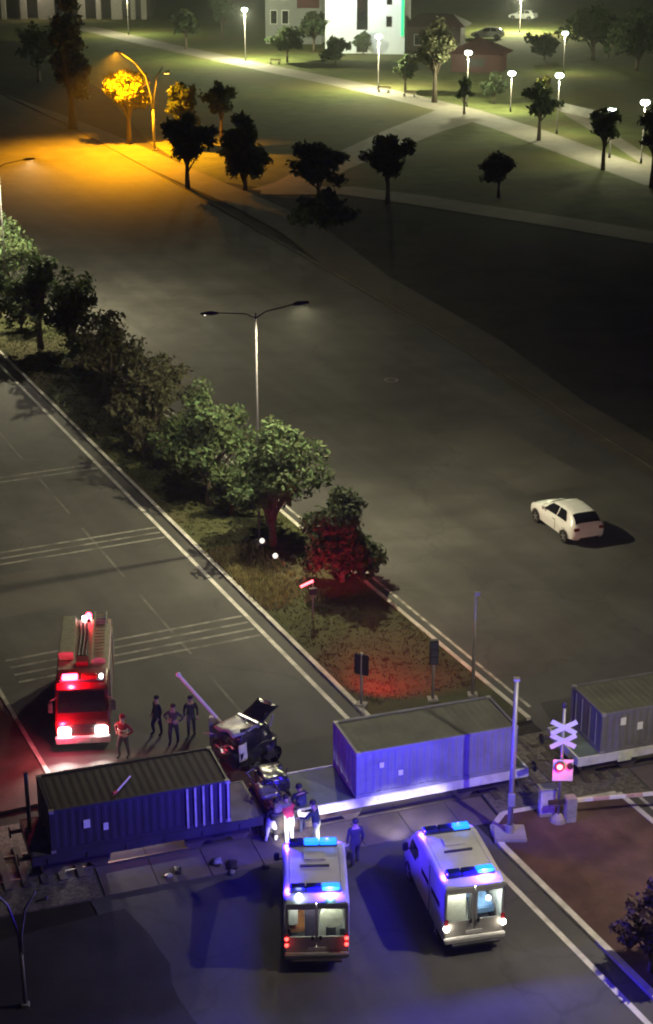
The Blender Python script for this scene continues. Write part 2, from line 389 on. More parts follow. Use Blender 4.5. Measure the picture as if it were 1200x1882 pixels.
# ================================================================== TREES
def leafmat(n, col, sub=0.25): return mat(n, col, 0.75, var=0.3, scale=0.8, island=0.45, sub=sub, spec=0.25)
LEAF_G = leafmat('leaf_green', (0.070, 0.098, 0.040)); LEAF_D = leafmat('leaf_dark', (0.055, 0.072, 0.032), 0.35)
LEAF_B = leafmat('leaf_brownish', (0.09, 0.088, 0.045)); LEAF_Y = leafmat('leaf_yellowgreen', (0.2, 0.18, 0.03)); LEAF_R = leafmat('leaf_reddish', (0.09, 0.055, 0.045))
def leaves(rng, clumps, n, size, up=0.35):
    nr = np.random.RandomState(rng)
    cl = np.array([c[:3] for c in clumps]); cr = np.array([c[3] for c in clumps])
    wts = cr**2; wts = wts / wts.sum()
    k = nr.choice(len(cl), n, p=wts)
    dirs = nr.normal(size=(n, 3)); dirs /= np.linalg.norm(dirs, axis=1)[:, None]
    rad = cr[k] * np.clip(nr.uniform(0.25, 1.0, n)**0.6 + nr.normal(0, 0.09, n), 0, 1.3)
    ctr = cl[k] + dirs * rad[:, None] * np.array([1, 1, 0.8])
    nor = dirs * 0.6 + nr.normal(size=(n, 3)) * 0.7 + np.array([0, 0, up]); nor /= np.linalg.norm(nor, axis=1)[:, None]
    ref = nr.normal(size=(n, 3)); u = np.cross(nor, ref); u /= np.linalg.norm(u, axis=1)[:, None]; v = np.cross(nor, u)
    sz = size * nr.uniform(0.45, 1.45, n); le = (u * sz[:, None]); wi = (v * (sz * 0.42)[:, None]); dr = nor * (sz * 0.18)[:, None]
    V = np.stack([ctr - le, ctr + wi - dr*0.3, ctr + le - dr, ctr - wi - dr*0.3], 1).reshape(-1, 3)
    me = bpy.data.meshes.new('crown'); me.vertices.add(4*n); me.vertices.foreach_set('co', V.ravel())
    me.loops.add(4*n); me.loops.foreach_set('vertex_index', np.arange(4*n, dtype=np.int32))
    me.polygons.add(n); me.polygons.foreach_set('loop_start', np.arange(0, 4*n, 4, dtype=np.int32))
    me.update(); me.validate()
    return me
def tree(name, label, xy, top, rad, trunk, m, seed, n=1400, leaf=0.2, group=None, shape='round', lean=0.0, cat='tree', z0=0.0):
    """top: overall height, rad: crown radius, trunk: clear trunk height"""
    rng = random.Random(seed)
    n = int(n * 2.2); rad *= 1.12; trunk *= 0.82 if group != 'trees along the median' else 0.5
    t = thing(name, label, cat, (xy[0], xy[1], z0), rng.uniform(0, 6.28), group)
    cz = (top + trunk) / 2; hz = (top - trunk) / 2
    clumps = []
    nl = 11 if n > 1500 else 8
    limbs = []
    for i in range(nl):                               # limbs of uneven reach, foliage in clusters along them
        az = 2*PI*(i + rng.uniform(-.45, .45))/nl; el = rng.uniform(-.55, 1.0) if shape == 'round' else rng.uniform(-1.0, .85)
        reach = rng.uniform(.62, 1.16)
        limbs.append((az, el, reach))
    limbs += [(rng.uniform(0, 6.28), 1.35, 1.0), (rng.uniform(0, 6.28), 1.1, .85)]
    for az, el, reach in limbs:
        for f in (.45, .68, .88, 1.0):
            if rng.random() < .12: continue
            wz = 1.0
            zz = math.sin(el)*f*reach
            if shape == 'cone': wz = 0.3 + 0.7*(1 - (zz + 1)/2)
            if shape == 'bush': wz = 0.8 + 0.4*(1 - (zz + 1)/2)
            rr_ = math.cos(el)*f*reach*rad*.86*wz
            clumps.append((math.cos(az)*rr_ + lean*zz + rng.uniform(-.1, .1)*rad, math.sin(az)*rr_ + rng.uniform(-.1, .1)*rad, cz + zz*hz*.86 + rng.uniform(-.08, .08)*hz,
                           rad*rng.uniform(.20, .42)*(1.15 - .35*f)))
    for i in range(9): clumps.append((rng.uniform(-.3, .3)*rad, rng.uniform(-.3, .3)*rad, cz + rng.uniform(-.5, .4)*hz, rad*rng.uniform(.25, .38)))
    me = leaves(seed, clumps, n, leaf); me.materials.append(m)
    o = bpy.data.objects.new('crown', me); C.objects.link(o); o.parent = t
    tr = MB(); r0 = max(0.05, 0.032 * top)
    tr.tube([(0, 0, -0.05), (lean*-0.3 + rng.uniform(-.04, .04), rng.uniform(-.04, .04), trunk*0.6), (0, 0, trunk + hz*0.3), (lean*0.4, 0, cz + hz*0.5)], [r0*1.25, r0, r0*0.7, r0*0.25], 7)
    for c in clumps[::2]:
        b0 = Vector((0, 0, trunk*0.85 + rng.random()*hz*0.7)); e = Vector(c[:3]); mid = (b0 + e)/2 + Vector((0, 0, 0.12*rad))
        tr.tube([b0, mid, e], [r0*0.42, r0*0.28, r0*0.1], 5)
    tr.build('trunk', BARK, t, smooth=True)
    return t
MG = 'trees along the median'; RG = 'trees along the far pavement'; PG = 'trees in the park'
def T(name, label, prm, m, seed, n=1400, leaf=0.2, group=None, **kw):
    xy, top, rad, trunk = prm
    return tree(name, label, xy, top, rad, trunk, m, seed, n, leaf, group, **kw)
# median, from the left edge of the picture towards the crossing
T('street_tree', 'green tree cut by the left edge, farthest along the median', ((-24.44, 123.12), 7.29, 2.58, 2.53), LEAF_G, 1, 1500, 0.2, MG)
T('street_tree', 'low dark green tree at the left edge below the farthest median tree', ((-22.87, 110.83), 6.13, 1.89, 1.55), LEAF_D, 2, 1000, 0.2, MG)
T('street_tree', 'dark green median tree with bare trunk above a black shadow', ((-19.84, 110.83), 7.06, 1.81, 2.13), LEAF_G, 3, 1500, 0.19, MG)
T('street_tree', 'dark bushy median tree third from the left edge', ((-17.09, 107.43), 6.34, 2.13, 0.95), LEAF_D, 4, 1700, 0.19, MG)
T('street_tree', 'thin brownish median tree between the dark tree and olive tree', ((-13.27, 97.18), 6.2, 2.28, 1.23), LEAF_B, 5, 2000, 0.17, MG)
T('street_tree', 'olive brown median tree behind the bright green pair', ((-9.95, 89.01), 5.95, 2.3, 1.31), LEAF_B, 6, 2100, 0.17, MG)
T('street_tree', 'bright green median tree left of the large round one', ((-6.11, 80.37), 6.81, 2.1, 1.21), LEAF_G, 7, 2300, 0.16, MG)
T('street_tree', 'large round lit green median tree in front of the lamp post', ((-2.67, 74.8), 6.7, 2.46, 1.06), LEAF_G, 8, 3600, 0.16, MG)
T('median_bush', 'wide dark bush with red light on its foot at the median', ((0.76, 70.37), 4.71, 1.93, 0.11), LEAF_D, 95, 4200, 0.15, cat='bush', shape='bush')
T('street_bush', 'dark reddish bush cut by the right edge beside the kerb', ((9.75, 41.21), 3.46, 1.08, 0.39), LEAF_R, 10, 1500, 0.13, cat='bush', shape='bush')
for k, (lab, prm, m_) in enumerate([('low shrub filling the gap below the dark bushy median tree', ((-15.49, 102.38), 3.8, 1.48, 0.18), LEAF_G), ('low shrub between the two brown median trees', ((-11.74, 93.96), 3.65, 1.43, 0.17), LEAF_B), ('low green shrub between the olive tree and the bright green tree', ((-8.11, 85.54), 3.87, 1.38, 0.19), LEAF_G), ('low shrub at the left edge beside the second median tree', ((-21.91, 115.17), 3.59, 1.57, 0.24), LEAF_D)]):
    T('median_bush', lab, prm, m_, 60 + k, 900, 0.17, 'low shrubs on the median', cat='bush', shape='bush')
T('median_bush', 'low olive shrub at the foot of the bright green tree', ((-4.89, 78.82), 2.97, 1.23, 0.18), LEAF_G, 66, 900, 0.16, 'low shrubs on the median', cat='bush', shape='bush')
T('median_bush', 'low brown shrub at the kerb side of the olive brown tree', ((-10.36, 87.61), 2.73, 1.16, 0.16), LEAF_B, 67, 800, 0.16, 'low shrubs on the median', cat='bush', shape='bush')
# far pavement row
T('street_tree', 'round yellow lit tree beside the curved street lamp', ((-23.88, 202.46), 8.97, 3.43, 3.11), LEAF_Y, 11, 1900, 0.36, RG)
T('street_tree', 'tall dark brown tree at the far end of the wide road', ((-32.48, 215.08), 18.37, 3.63, 2.12), LEAF_B, 12, 2000, 0.42, RG, shape='cone')
T('street_tree', 'black tree at the top left in front of the pillars', ((-45.01, 265.12), 9.18, 3.58, 1.24), LEAF_D, 13, 900, 0.4, RG)
T('street_tree', 'dark tree with bare trunk in the orange lamplight', ((-14.47, 172.46), 7.84, 2.5, 2.31), LEAF_D, 14, 1500, 0.32, RG)
T('street_tree', 'slim olive tree rising behind the dark tree by the orange light', ((-16.79, 197.88), 7.86, 2.2, 1.59), LEAF_D, 15, 900, 0.36, RG)
T('street_tree', 'dense black tree second right of the curved street lamp', ((-8.48, 171.83), 7.93, 3.05, 0.45), LEAF_D, 16, 1900, 0.32, RG, shape='bush')
T('street_tree', 'thin brown tree on the lawn behind the dense black tree', ((-12.82, 205.05), 7.02, 2.27, 2.82), LEAF_D, 17, 800, 0.34, PG)
T('street_tree', 'dark tree left of the path fork with a bush below', ((-0.82, 164.62), 6.11, 2.72, 1.46), LEAF_D, 18, 1500, 0.32, RG)
T('street_bush', 'black bush between pavement and the unlit field', ((-0.1, 149.82), 4.12, 2.79, 0.2), LEAF_D, 19, 1500, 0.28, cat='bush', shape='bush')
T('street_tree', 'dark tree standing over the diagonal branch of the path', ((6.09, 164.62), 6.8, 2.39, 2.27), LEAF_D, 20, 1400, 0.32, RG)
# park
T('park_tree', 'small lone dark tree on the triangular lawn between the paths', ((17.46, 167.56), 4.48, 1.99, 1.48), LEAF_D, 21, 800, 0.3, PG)
T('park_tree', 'small dark tree on the bright lawn near the top left', ((-25.99, 315.47), 7.34, 2.42, 2.33), LEAF_D, 22, 600, 0.5, PG)
T('park_tree', 'pale leafed tree next to the topmost lit park lamp', ((-20.58, 336.58), 8.0, 2.79, 2.68), LEAF_G, 23, 600, 0.5, PG)
T('park_tree', 'dark drooping tree over the bench below the white building', ((-6.74, 292.43), 5.86, 2.81, 2.26), LEAF_D, 24, 700, 0.5, PG)
T('park_tree', 'black ragged tree against the grey wall of the building', ((-2.28, 310.59), 7.33, 2.98, 1.82), LEAF_D, 25, 700, 0.5, PG)
T('park_bush', 'dark shrub at the foot of the white building', ((1.58, 289.88), 4.66, 2.6, 0.54), LEAF_D, 26, 600, 0.45, cat='bush', shape='bush')
T('park_bush', 'small lit green shrub in front of the dark doorway', ((6.65, 305.85), 3.77, 1.96, 0.38), LEAF_G, 27, 400, 0.45, cat='bush', shape='bush')
T('park_tree', 'tall brown tree with pale trunk right of the green strip', ((15.38, 240.53), 11.06, 3.57, 4.38), LEAF_B, 28, 1300, 0.42, PG)
T('park_tree', 'small dark tree by the benches under the green strip', ((11.81, 252.9), 5.52, 1.63, 1.59), LEAF_D, 29, 500, 0.4, PG)
T('park_tree', 'thin dark sapling where the paths meet', ((18.69, 228.19), 5.03, 1.11, 1.59), LEAF_D, 30, 350, 0.34, PG)
T('park_tree', 'round dark tree between the sapling and the lit yellow shrub', ((23.81, 239.36), 4.36, 1.7, 0.6), LEAF_D, 31, 600, 0.38, PG)
T('park_tree', 'dark tree with bare trunk beside the wide path, left of two', ((26.04, 205.05), 7.02, 2.07, 2.62), LEAF_D, 32, 800, 0.34, PG)
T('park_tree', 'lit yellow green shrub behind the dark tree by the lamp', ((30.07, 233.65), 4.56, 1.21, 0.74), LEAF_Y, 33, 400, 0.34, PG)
T('park_tree', 'dark tree with bare trunk beside the wide path, right of two', ((30.6, 183.82), 6.84, 1.87, 2.97), LEAF_D, 34, 800, 0.32, PG)
T('park_tree', 'black tree cut by the right edge next to the last lamps', ((33.99, 172.78), 8.62, 1.93, 3.1), LEAF_D, 35, 800, 0.32, PG)
for k, (x, y, ty, r_, lab) in enumerate([(1090, 110, 5, 60, 'leftmost of the black trees on the dark slope at the top right'), (1170, 130, 20, 60, 'rightmost of the black trees on the dark slope at the top right'), (1010, 100, 48, 34, 'low black tree below the parked white cars')]):
    T('park_tree', lab, [((46.54, 296.77), 9.55, 5.7, 1.38), ((51.21, 280.09), 9.48, 5.39, 1.31), ((37.99, 296.77), 4.4, 2.85, 0.46)][k], LEAF_D, 36 + k, 900, 0.5, PG)

# grass tufts on the near median and dry grass heap (uncountable)
def tufts(name, label, cat, region, n, h, m, seed, cond=None):
    nr = random.Random(seed); vs = []; fs = []
    for i in range(n):
        la = nr.uniform(*region[:2]); lo = nr.uniform(*region[2:4])
        if cond and not cond(la, lo, nr): continue
        x, y = rl(la, lo)
        for j in range(4):
            a = nr.uniform(0, 6.28); hh = h * nr.uniform(0.5, 1.4); w = 0.03; k = len(vs)
            dx, dy = math.cos(a)*hh*0.5, math.sin(a)*hh*0.5; ox, oy = nr.uniform(-.1, .1), nr.uniform(-.1, .1)
            vs += [(x+ox - dy*w/hh*2, y+oy + dx*w/hh*2, 0.08), (x+ox + dy*w/hh*2, y+oy - dx*w/hh*2, 0.08), (x+ox + dx, y+oy + dy, 0.08 + hh)]
            fs.append((k, k+1, k+2))
    me = bpy.data.meshes.new(name); me.from_pydata(vs, [], fs); me.materials.append(m)
    o = bpy.data.objects.new(name, me); C.objects.link(o); o['kind'] = 'stuff'; o['label'] = label; o['category'] = cat
    return o
TUFT = mat('grass_blade', (0.07, 0.075, 0.03), 0.85, var=0.3, island=0.2, sub=0.2, spec=0.2)
DRY = mat('dry_grass', (0.34, 0.29, 0.14), 0.85, var=0.3, island=0.4, sub=0.2, spec=0.2)
tufts('grass', 'short rough grass on the median strip', 'grass', (25.7, 30.9, 52, 125), 9000, 0.09, TUFT, 5)
tufts('dry_grass', 'yellow dry grass along the median kerb beside the double line', 'grass', (25.6, 28.6, 62.0, 69.5), 2600, 0.26, DRY, 6, lambda la, lo, r: r.random() < max(0, 1 - (la - 25.6)/3.0) * min(1, (lo - 61.5)/2))

# ================================================================== STREET LAMPS
LH = glow('lamp_lens_white', (1.0, 0.93, 0.72), 12); LO = glow('lamp_lens_sodium', (1.0, 0.45, 0.06), 14)
def median_lamp(label, xy, h, power, arm=2.3, col=(1.0, 0.91, 0.56)):
    t = thing('street_lamp', label, 'street lamp', (*xy, 0.1), ROAD_A, 'double arm lamps on the median')
    MB().box(-.3, .3, -.3, .3, -.1, .12).build('footing', CONC, t, bevel=.02)
    MB().tube([(0, 0, .1), (0, 0, h)], [.06, .035], 10).build('pole', mat('weathered_steel', (.16, .15, .15), .6, metal=.3), t, smooth=True)
    for sx in (-1, 1):
        MB().tube([(0, 0, h - .25), (sx*.5, 0, h + .02), (sx*(arm - .4), 0, h + .22)], [.035, .03, .028], 7).build('arm', DARKST, t, smooth=True)
        hd = MB().loft([[(sx*(arm-.5), y, z + h + .2) for y, z in ((-.06, -.03), (.06, -.03), (.05, .06), (-.05, .06))],
                        [(sx*(arm-.2), y, z + h + .22) for y, z in ((-.15, -.05), (.15, -.05), (.11, .09), (-.11, .09))],
                        [(sx*(arm+.3), y, z + h + .24) for y, z in ((-.11, -.03), (.11, -.03), (.08, .05), (-.08, .05))]]).build('lamp_head', DARKST, t)
        MB().box(sx*arm - .18, sx*arm + .12, -.07, .07, h + .178, h + .184).build('lens', LH, hd)
        lamp('lamp_light', 'SPOT', (sx*arm, 0, h + .10), power[sx > 0], col if sx > 0 else (1.0, .90, .72), t, 0.1, spot=R(164), blend=.35)
    return t
median_lamp('tall double arm lamp post rising behind the large round green tree', rl(28.4, 69.6), 11.6, (2000, 10000), 2.4)
median_lamp('double arm lamp post at the left edge under the orange light', rl(28.4, 118.0), 11.2, (4500, 14000), 2.4)
median_lamp('double arm lamp post just outside the right edge beyond the crossing', rl(29.6, 33.0), 12.2, (5200, 400), 2.0, (1.0, 0.84, 0.70))
def vlamp(label, xy, h, rz, power, col, group=None):
    t = thing('curved_street_lamp', label, 'street lamp', (*xy, 0.0), rz, group)
    q = h/11.2; gm = GALV if power else mat('weathered_steel', (.16, .15, .15), .6, metal=.3)
    MB().box(-.28*q, .28*q, -.28*q, .28*q, 0, .14).build('footing', CONC, t, bevel=.02)
    MB().tube([(0, 0, .1), (0, 0, h*.42)], [.16*q, .13*q], 9).build('pole', gm, t, smooth=True)
    MB().tube([(-.03*q, 0, h*.40), (-.12*q, 0, h*.55), (-.7*q, 0, h*.76), (-1.9*q, 0, h*.90), (-3.9*q, 0, h*1.02)], [.12*q, .11*q, .10*q, .09*q, .07*q], 8).build('long_arm', gm, t, smooth=True)
    MB().tube([(.03*q, 0, h*.40), (.10*q, 0, h*.55), (.5*q, 0, h*.74), (1.3*q, 0, h*.86)], [.11*q, .1*q, .09*q, .06*q], 8).build('short_arm', gm, t, smooth=True)
    hd = MB().loft([rr(.16*q, h - .03, h + .1*q, .03*q, y*q) for y in (-.1, .1)]).build('lamp_head', gm, t)
    hd.location = (-4.0*q, 0, .2*q)
    h2 = MB().loft([[(1.25*q, y*q, h*.79 + z*q) for y, z in ((-.08, -.04), (.08, -.04), (.06, .05), (-.06, .05))], [(2.1*q, y*q, h*.815 + z*q) for y, z in ((-.16, -.04), (.16, -.04), (.1, .1), (-.1, .1))]]).build('lamp_head', gm, t)
    if power:
        MB().box(1.45, 2.0, -.12, .12, h*.79 - .06, h*.79 - .045).build('lens', LO, h2)
        lamp('lamp_light', 'SPOT', (1.7, 0, h*.79 - .1), power*.3, col, t, .12, (R(-8), 0, 0), spot=R(132), blend=.6)
        lamp('lamp_light', 'SPOT', (-4.1, 0, h*1.0 + .05), power*4.0, col, t, .12, (R(-12), 0, 0), spot=R(138), blend=.6)
    return t
vlamp('tall pale street lamp with two curved arms over the orange lit road', (-20.36, 197.48), 11.2, 0.0, 30000, (1.0, 0.38, 0.005), 'curved two arm street lamps')
vlamp('unlit two armed street lamp in the dark bottom left corner', (-8.8, 39.68), 4.6, 0.0, 0, (1, .8, .6), 'curved two arm street lamps')

# park lamps: post with a mushroom head
PL = glow('park_lamp_lit', (0.86, 1.0, 0.86), 30)
def park_lamp(label, xy, h, power):
    t = thing('park_lamp', label, 'lamp', (*xy, 0.0), 0, 'lit park lamps')
    MB().tube([(0, 0, 0), (0, 0, .5), (0, 0, .55), (0, 0, h)], [.14, .13, .07, .055], 8).build('pole', DARKST, t, smooth=True)
    MB().ball((0, 0, h + .22), .52, 12, 7, .62).build('globe', PL, t, smooth=True)
    MB().tube([(0, 0, h + .42), (0, 0, h + .56)], [.4, .1], 10).build('cap', GALV, t, smooth=True)
    lamp('lamp_light', 'POINT', (0, 0, h - .45), power*3.4, (0.98, 1.0, 0.62), t, .2)
for lab, xy, h, pw in [
    ('topmost park lamp on the bright lawn at the upper left', (-14.07, 295.02), 8.34, 11000),
    ('slim park lamp post near the pillars whose head is above the frame', (-39.79, 343.46), 8.15, 3500),
    ('lit park lamp in front of the white building wall', (7.8, 254.87), 7.53, 8000),
    ('brightest park lamp in front of the dark red roof', (19.67, 235.9), 7.09, 2400),
    ('park lamp half hidden behind the small tree by the red kiosk', (25.25, 230.89), 4.87, 1500),
    ('park lamp on a tall post beside the dark tree and wide path', (28.94, 210.41), 6.92, 1300),
    ('lone lamp high on the dark slope at the upper right', (38.56, 276.2), 6.07, 900),
    ('park lamp behind the dark tree, second from the right edge', (32.62, 191.95), 5.11, 700),
    ('park lamp nearest the right edge', (35.59, 188.17), 6.51, 900)]:
    park_lamp(lab, xy, h, pw)
# ================================================================== PARK FURNITURE AND FAR BUILDINGS
def bench(label, xy, rz):
    t = thing('park_bench', label, 'bench', (*xy, 0), rz, 'park benches')
    w = mat('bench_wood', (0.3, 0.24, 0.17), .7)
    for k in range(3): MB().box(-1, 1, -.28 + k*.19, -.12 + k*.19, .42, .47).build('seat_slat', w, t)
    for k in range(2): MB().bar((-1, .30 + k*.05, .62 + k*.2), (1, .30 + k*.05, .62 + k*.2), .03, .14).build('back_slat', w, t)
    for x in (-.8, .8): MB().box(x - .05, x + .05, -.25, .35, 0, .42).box(x - .04, x + .04, .3, .36, .42, .9).build('leg', CONC, t)
bench('bench on the path below the white building, left of the pair', (8.51, 251.61), -0.5)
bench('bench on the path below the white building, right of the pair', (12.09, 246.57), -0.5)
bench('bench under the drooping dark tree', (-8.82, 289.88), -0.4)

WALLW = mat('white_render', (0.8, 0.84, 0.86), .8, var=.08, scale=.2, bump=.2, bscale=2)
WALLG = mat('grey_render', (0.28, 0.29, 0.29), .85, var=.15, scale=.2)
WALLR = mat('dark_red_cladding', (0.075, 0.018, 0.018), .7, var=.2, scale=.3)
GREEN = glow('green_strip_lit', (0.0, 0.8, 0.24), 1.3)
def facade(t, x0, x1, y, z0, z1, m, wins, glass=GLASS, d=0.25):
    """wall slab in front of depth y with real window openings: wins = (x0,x1,z0,z1)"""
    xs = sorted({x0, x1, *[w[0] for w in wins], *[w[1] for w in wins]}); zs = sorted({z0, z1, *[w[2] for w in wins], *[w[3] for w in wins]})
    b = MB()
    for i in range(len(xs) - 1):
        for j in range(len(zs) - 1):
            cx, cz = (xs[i] + xs[i+1])/2, (zs[j] + zs[j+1])/2
            if any(w[0] < cx < w[1] and w[2] < cz < w[3] for w in wins): continue
            b.box(xs[i], xs[i+1], y, y + d, zs[j], zs[j+1])
    o = b.build('wall', m, t)
    for w in wins:
        f = MB()
        for a in ((w[0], w[0]+.12, w[2], w[3]), (w[1]-.12, w[1], w[2], w[3]), (w[0]+.12, w[1]-.12, w[2], w[2]+.12), (w[0]+.12, w[1]-.12, w[3]-.12, w[3])):
            f.box(a[0], a[1], y + .08, y + .2, a[2], a[3])
        fo = f.build('window', WHITEP, t)
        MB().box(w[0]+.12, w[1]-.12, y + .12, y + .15, w[2]+.12, w[3]-.12).build('pane', glass, fo)
    return o
bx, by = (3.93, 307.73)
bt = thing('white_building', 'white building with a vertical green light strip at the top', 'building', (bx, by, 0), -0.12)
facade(bt, -4.2, 5.2, 0, 0, 16, WALLW, [(1.4, 3.6, 0.1, 3.4), (1.4, 3.6, 4.0, 9.8), (1.4, 3.6, 10.2, 15)])
facade(bt, 5.2, 10.2, -.6, 0, 16, WALLW, [(6.8, 8.0, 4.6, 6.6), (6.8, 8.0, 8.4, 10.6)])
MB().box(-4.2, 10.2, .3, 14, 0, 15.8).build('core', WALLG, bt)
MB().box(-4.6, 10.6, -1.0, 14.4, 16, 16.6).build('roof_slab', WALLG, bt)
lamp('lamp_light', 'AREA', (3, -7, 15.5), 2600, (.85, .95, 1.0), bt, 1.0, (R(40), 0, 0)); MB().box(2.6, 3.4, -7.4, -6.6, 15.6, 15.9).bar((3, -7, 15.8), (3, 0, 15.8), .12).build('unseen_facade_lamp', GALV, bt)  # unseen floodlight above the view, added to brighten the white facade
MB().box(9.55, 10.0, -.80, -.62, 3.2, 15).build('green_strip', GREEN, bt)
gt = thing('grey_building', 'grey low wing with a dark red banner left of the white building', 'building', ((-6.14, 320.51)[0], (-6.14, 320.51)[1] + 4, 0), -0.12)
facade(gt, -5.5, 5.2, 0, 0, 13, WALLG, [(-4.6, -3.2, 3.6, 6.2), (-2.4, -1.0, 3.6, 6.2), (-4.6, -3.2, 8, 10.6), (-2.4, -1.0, 8, 10.6)])
MB().box(-5.4, 5.1, .3, 10, 0, 12.8).build('core', WALLG, gt); MB().box(-5.9, 5.5, -.5, 10.4, 13, 13.5).build('roof_slab', WALLG, gt)
MB().box(.6, 4.8, -.2, -.05, 6.6, 9.6).build('banner', WALLR, gt)
# pillared hall at the upper left
px_, py_ = (-55.38, 379.48)
ht = thing('pillared_hall', 'low hall with pale pillars and dark openings at the top left', 'building', (px_, py_, 0), 0.0)
MB().box(-25, 16, 5, 16, 0, 10).build('back_wall', mat('hall_dark', (0.05, 0.042, 0.035), .9), ht)
for k, (x, w) in enumerate([(-22, 1.2), (-16, 1.0), (-11.6, 1.4), (-6.6, 3.6), (1.2, 1.6), (5.0, 1.1), (9.0, 2.4), (12.6, 1.0), (15.0, 1.2)]):
    MB().box(x - w/2, x + w/2, 0, 1.0, 0, 9.6).build('pillar', mat('pillar_stone', (0.42, 0.38, 0.34), .8), ht, bevel=.08)
MB().box(-25, 16.4, -.6, 16, 9.6, 11).build('roof', WALLG, ht)
for x in (-9, 4): 
    pf = MB().box(x - .5, x + .5, -1.0, -.7, 8.9, 9.1).build('unseen_fill_lamp', glow('fill_lamp_lit', (1.0, .9, .7), 10), ht); lamp('lamp_light', 'AREA', (x, -1.6, 8.6), 350, (1.0, .88, .68), ht, .6)  # unseen lamps above the view, added to brighten the pillars
# dark red kiosk roofs and red building
kx, ky = (25.16, 280.09)
kt = thing('red_kiosk', 'small kiosk with a dark red pitched roof behind the brightest lamp', 'kiosk', (kx, ky, 0), -0.3)
MB().box(-4, 4, -3, 3, 0, 3).build('wall', WALLR, kt)
MB().add([(-5, -4, 3), (5, -4, 3), (5, 4, 3), (-5, 4, 3), (0, 0, 5.4)], [(0, 1, 4), (1, 2, 4), (2, 3, 4), (3, 0, 4), (3, 2, 1, 0)]).build('roof', WALLR, kt)
MB().box(-1.5, 1.5, -3.06, -3.0, 1.0, 2.2).build('hatch', BLACKP, kt)
rx_, ry_ = (20.34, 310.59)
rt = thing('red_building', 'dark red low building between the green strip and the kiosk', 'building', (rx_, ry_, 0), -0.2)
facade(rt, -6, 4, 0, 0, 4.4, mat('dull_brick', (0.1, 0.066, 0.056), .85, var=.2), [(-4.5, -2.5, 1, 3), (-.5, 1.5, 1, 3)])
MB().box(-5.9, 3.9, .3, 8, 0, 4.3).build('core', WALLR, rt)
MB().add([(-7, -1, 4.4), (5, -1, 4.4), (5, 9, 4.4), (-7, 9, 4.4), (-4, 4, 6.4), (2, 4, 6.4)], [(0, 1, 5, 4), (1, 2, 5), (2, 3, 4, 5), (3, 0, 4), (3, 2, 1, 0)]).build('roof', WALLR, rt)
# low wall beside the lamp path
MB().box(-4, 4, -.2, .2, 0, 1.2).build('garden_wall', CONC, None, (*(33.98, 227.13), 0), -1.15, bevel=.04)
tag(bpy.data.objects['garden_wall'], 'short pale wall beside the path under the right hand lamps', 'wall')
# ================================================================== TRAIN
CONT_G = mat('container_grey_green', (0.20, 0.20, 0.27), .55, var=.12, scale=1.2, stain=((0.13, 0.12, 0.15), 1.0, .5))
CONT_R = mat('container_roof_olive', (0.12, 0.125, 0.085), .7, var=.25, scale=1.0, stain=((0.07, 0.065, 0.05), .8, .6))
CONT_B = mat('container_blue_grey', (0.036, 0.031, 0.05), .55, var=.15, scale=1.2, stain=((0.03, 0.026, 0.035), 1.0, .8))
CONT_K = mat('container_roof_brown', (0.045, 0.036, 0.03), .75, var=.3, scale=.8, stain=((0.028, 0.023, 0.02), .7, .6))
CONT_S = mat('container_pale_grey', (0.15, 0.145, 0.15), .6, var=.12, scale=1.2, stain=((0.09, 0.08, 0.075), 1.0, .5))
SILL = mat('wagon_sill_paint', (0.62, 0.62, 0.58), .5, var=.12, scale=1.5, stain=((0.3, 0.27, 0.23), 1.4, .5))
DECK = mat('wagon_deck_teal', (0.10, 0.14, 0.13), .7, var=.2, scale=1.5, stain=((0.06, 0.07, 0.065), 1.0, .6))
DECK2 = mat('wagon_deck_grey', (0.13, 0.12, 0.105), .75, var=.25, scale=1.5, stain=((0.07, 0.06, 0.05), 1.0, .6))
def corrugated(x0, x1, z0, z1, y, depth, pitch=.27, flip=1):
    b = MB(); prof = []; x = x0
    while x < x1 - .02:
        for dx, dy in ((0, 0), (.09, 0), (.13, depth), (.22, depth)):
            if x + dx < x1: prof.append((x + dx, y + flip*dy))
        x += pitch
    prof.append((x1, y))
    n = len(prof); vs = [(px, py, z0) for px, py in prof] + [(px, py, z1) for px, py in prof]
    return b.add(vs, [(i, i+1, n+i+1, n+i) if flip > 0 else (i+1, i, n+i, n+i+1) for i in range(n - 1)])
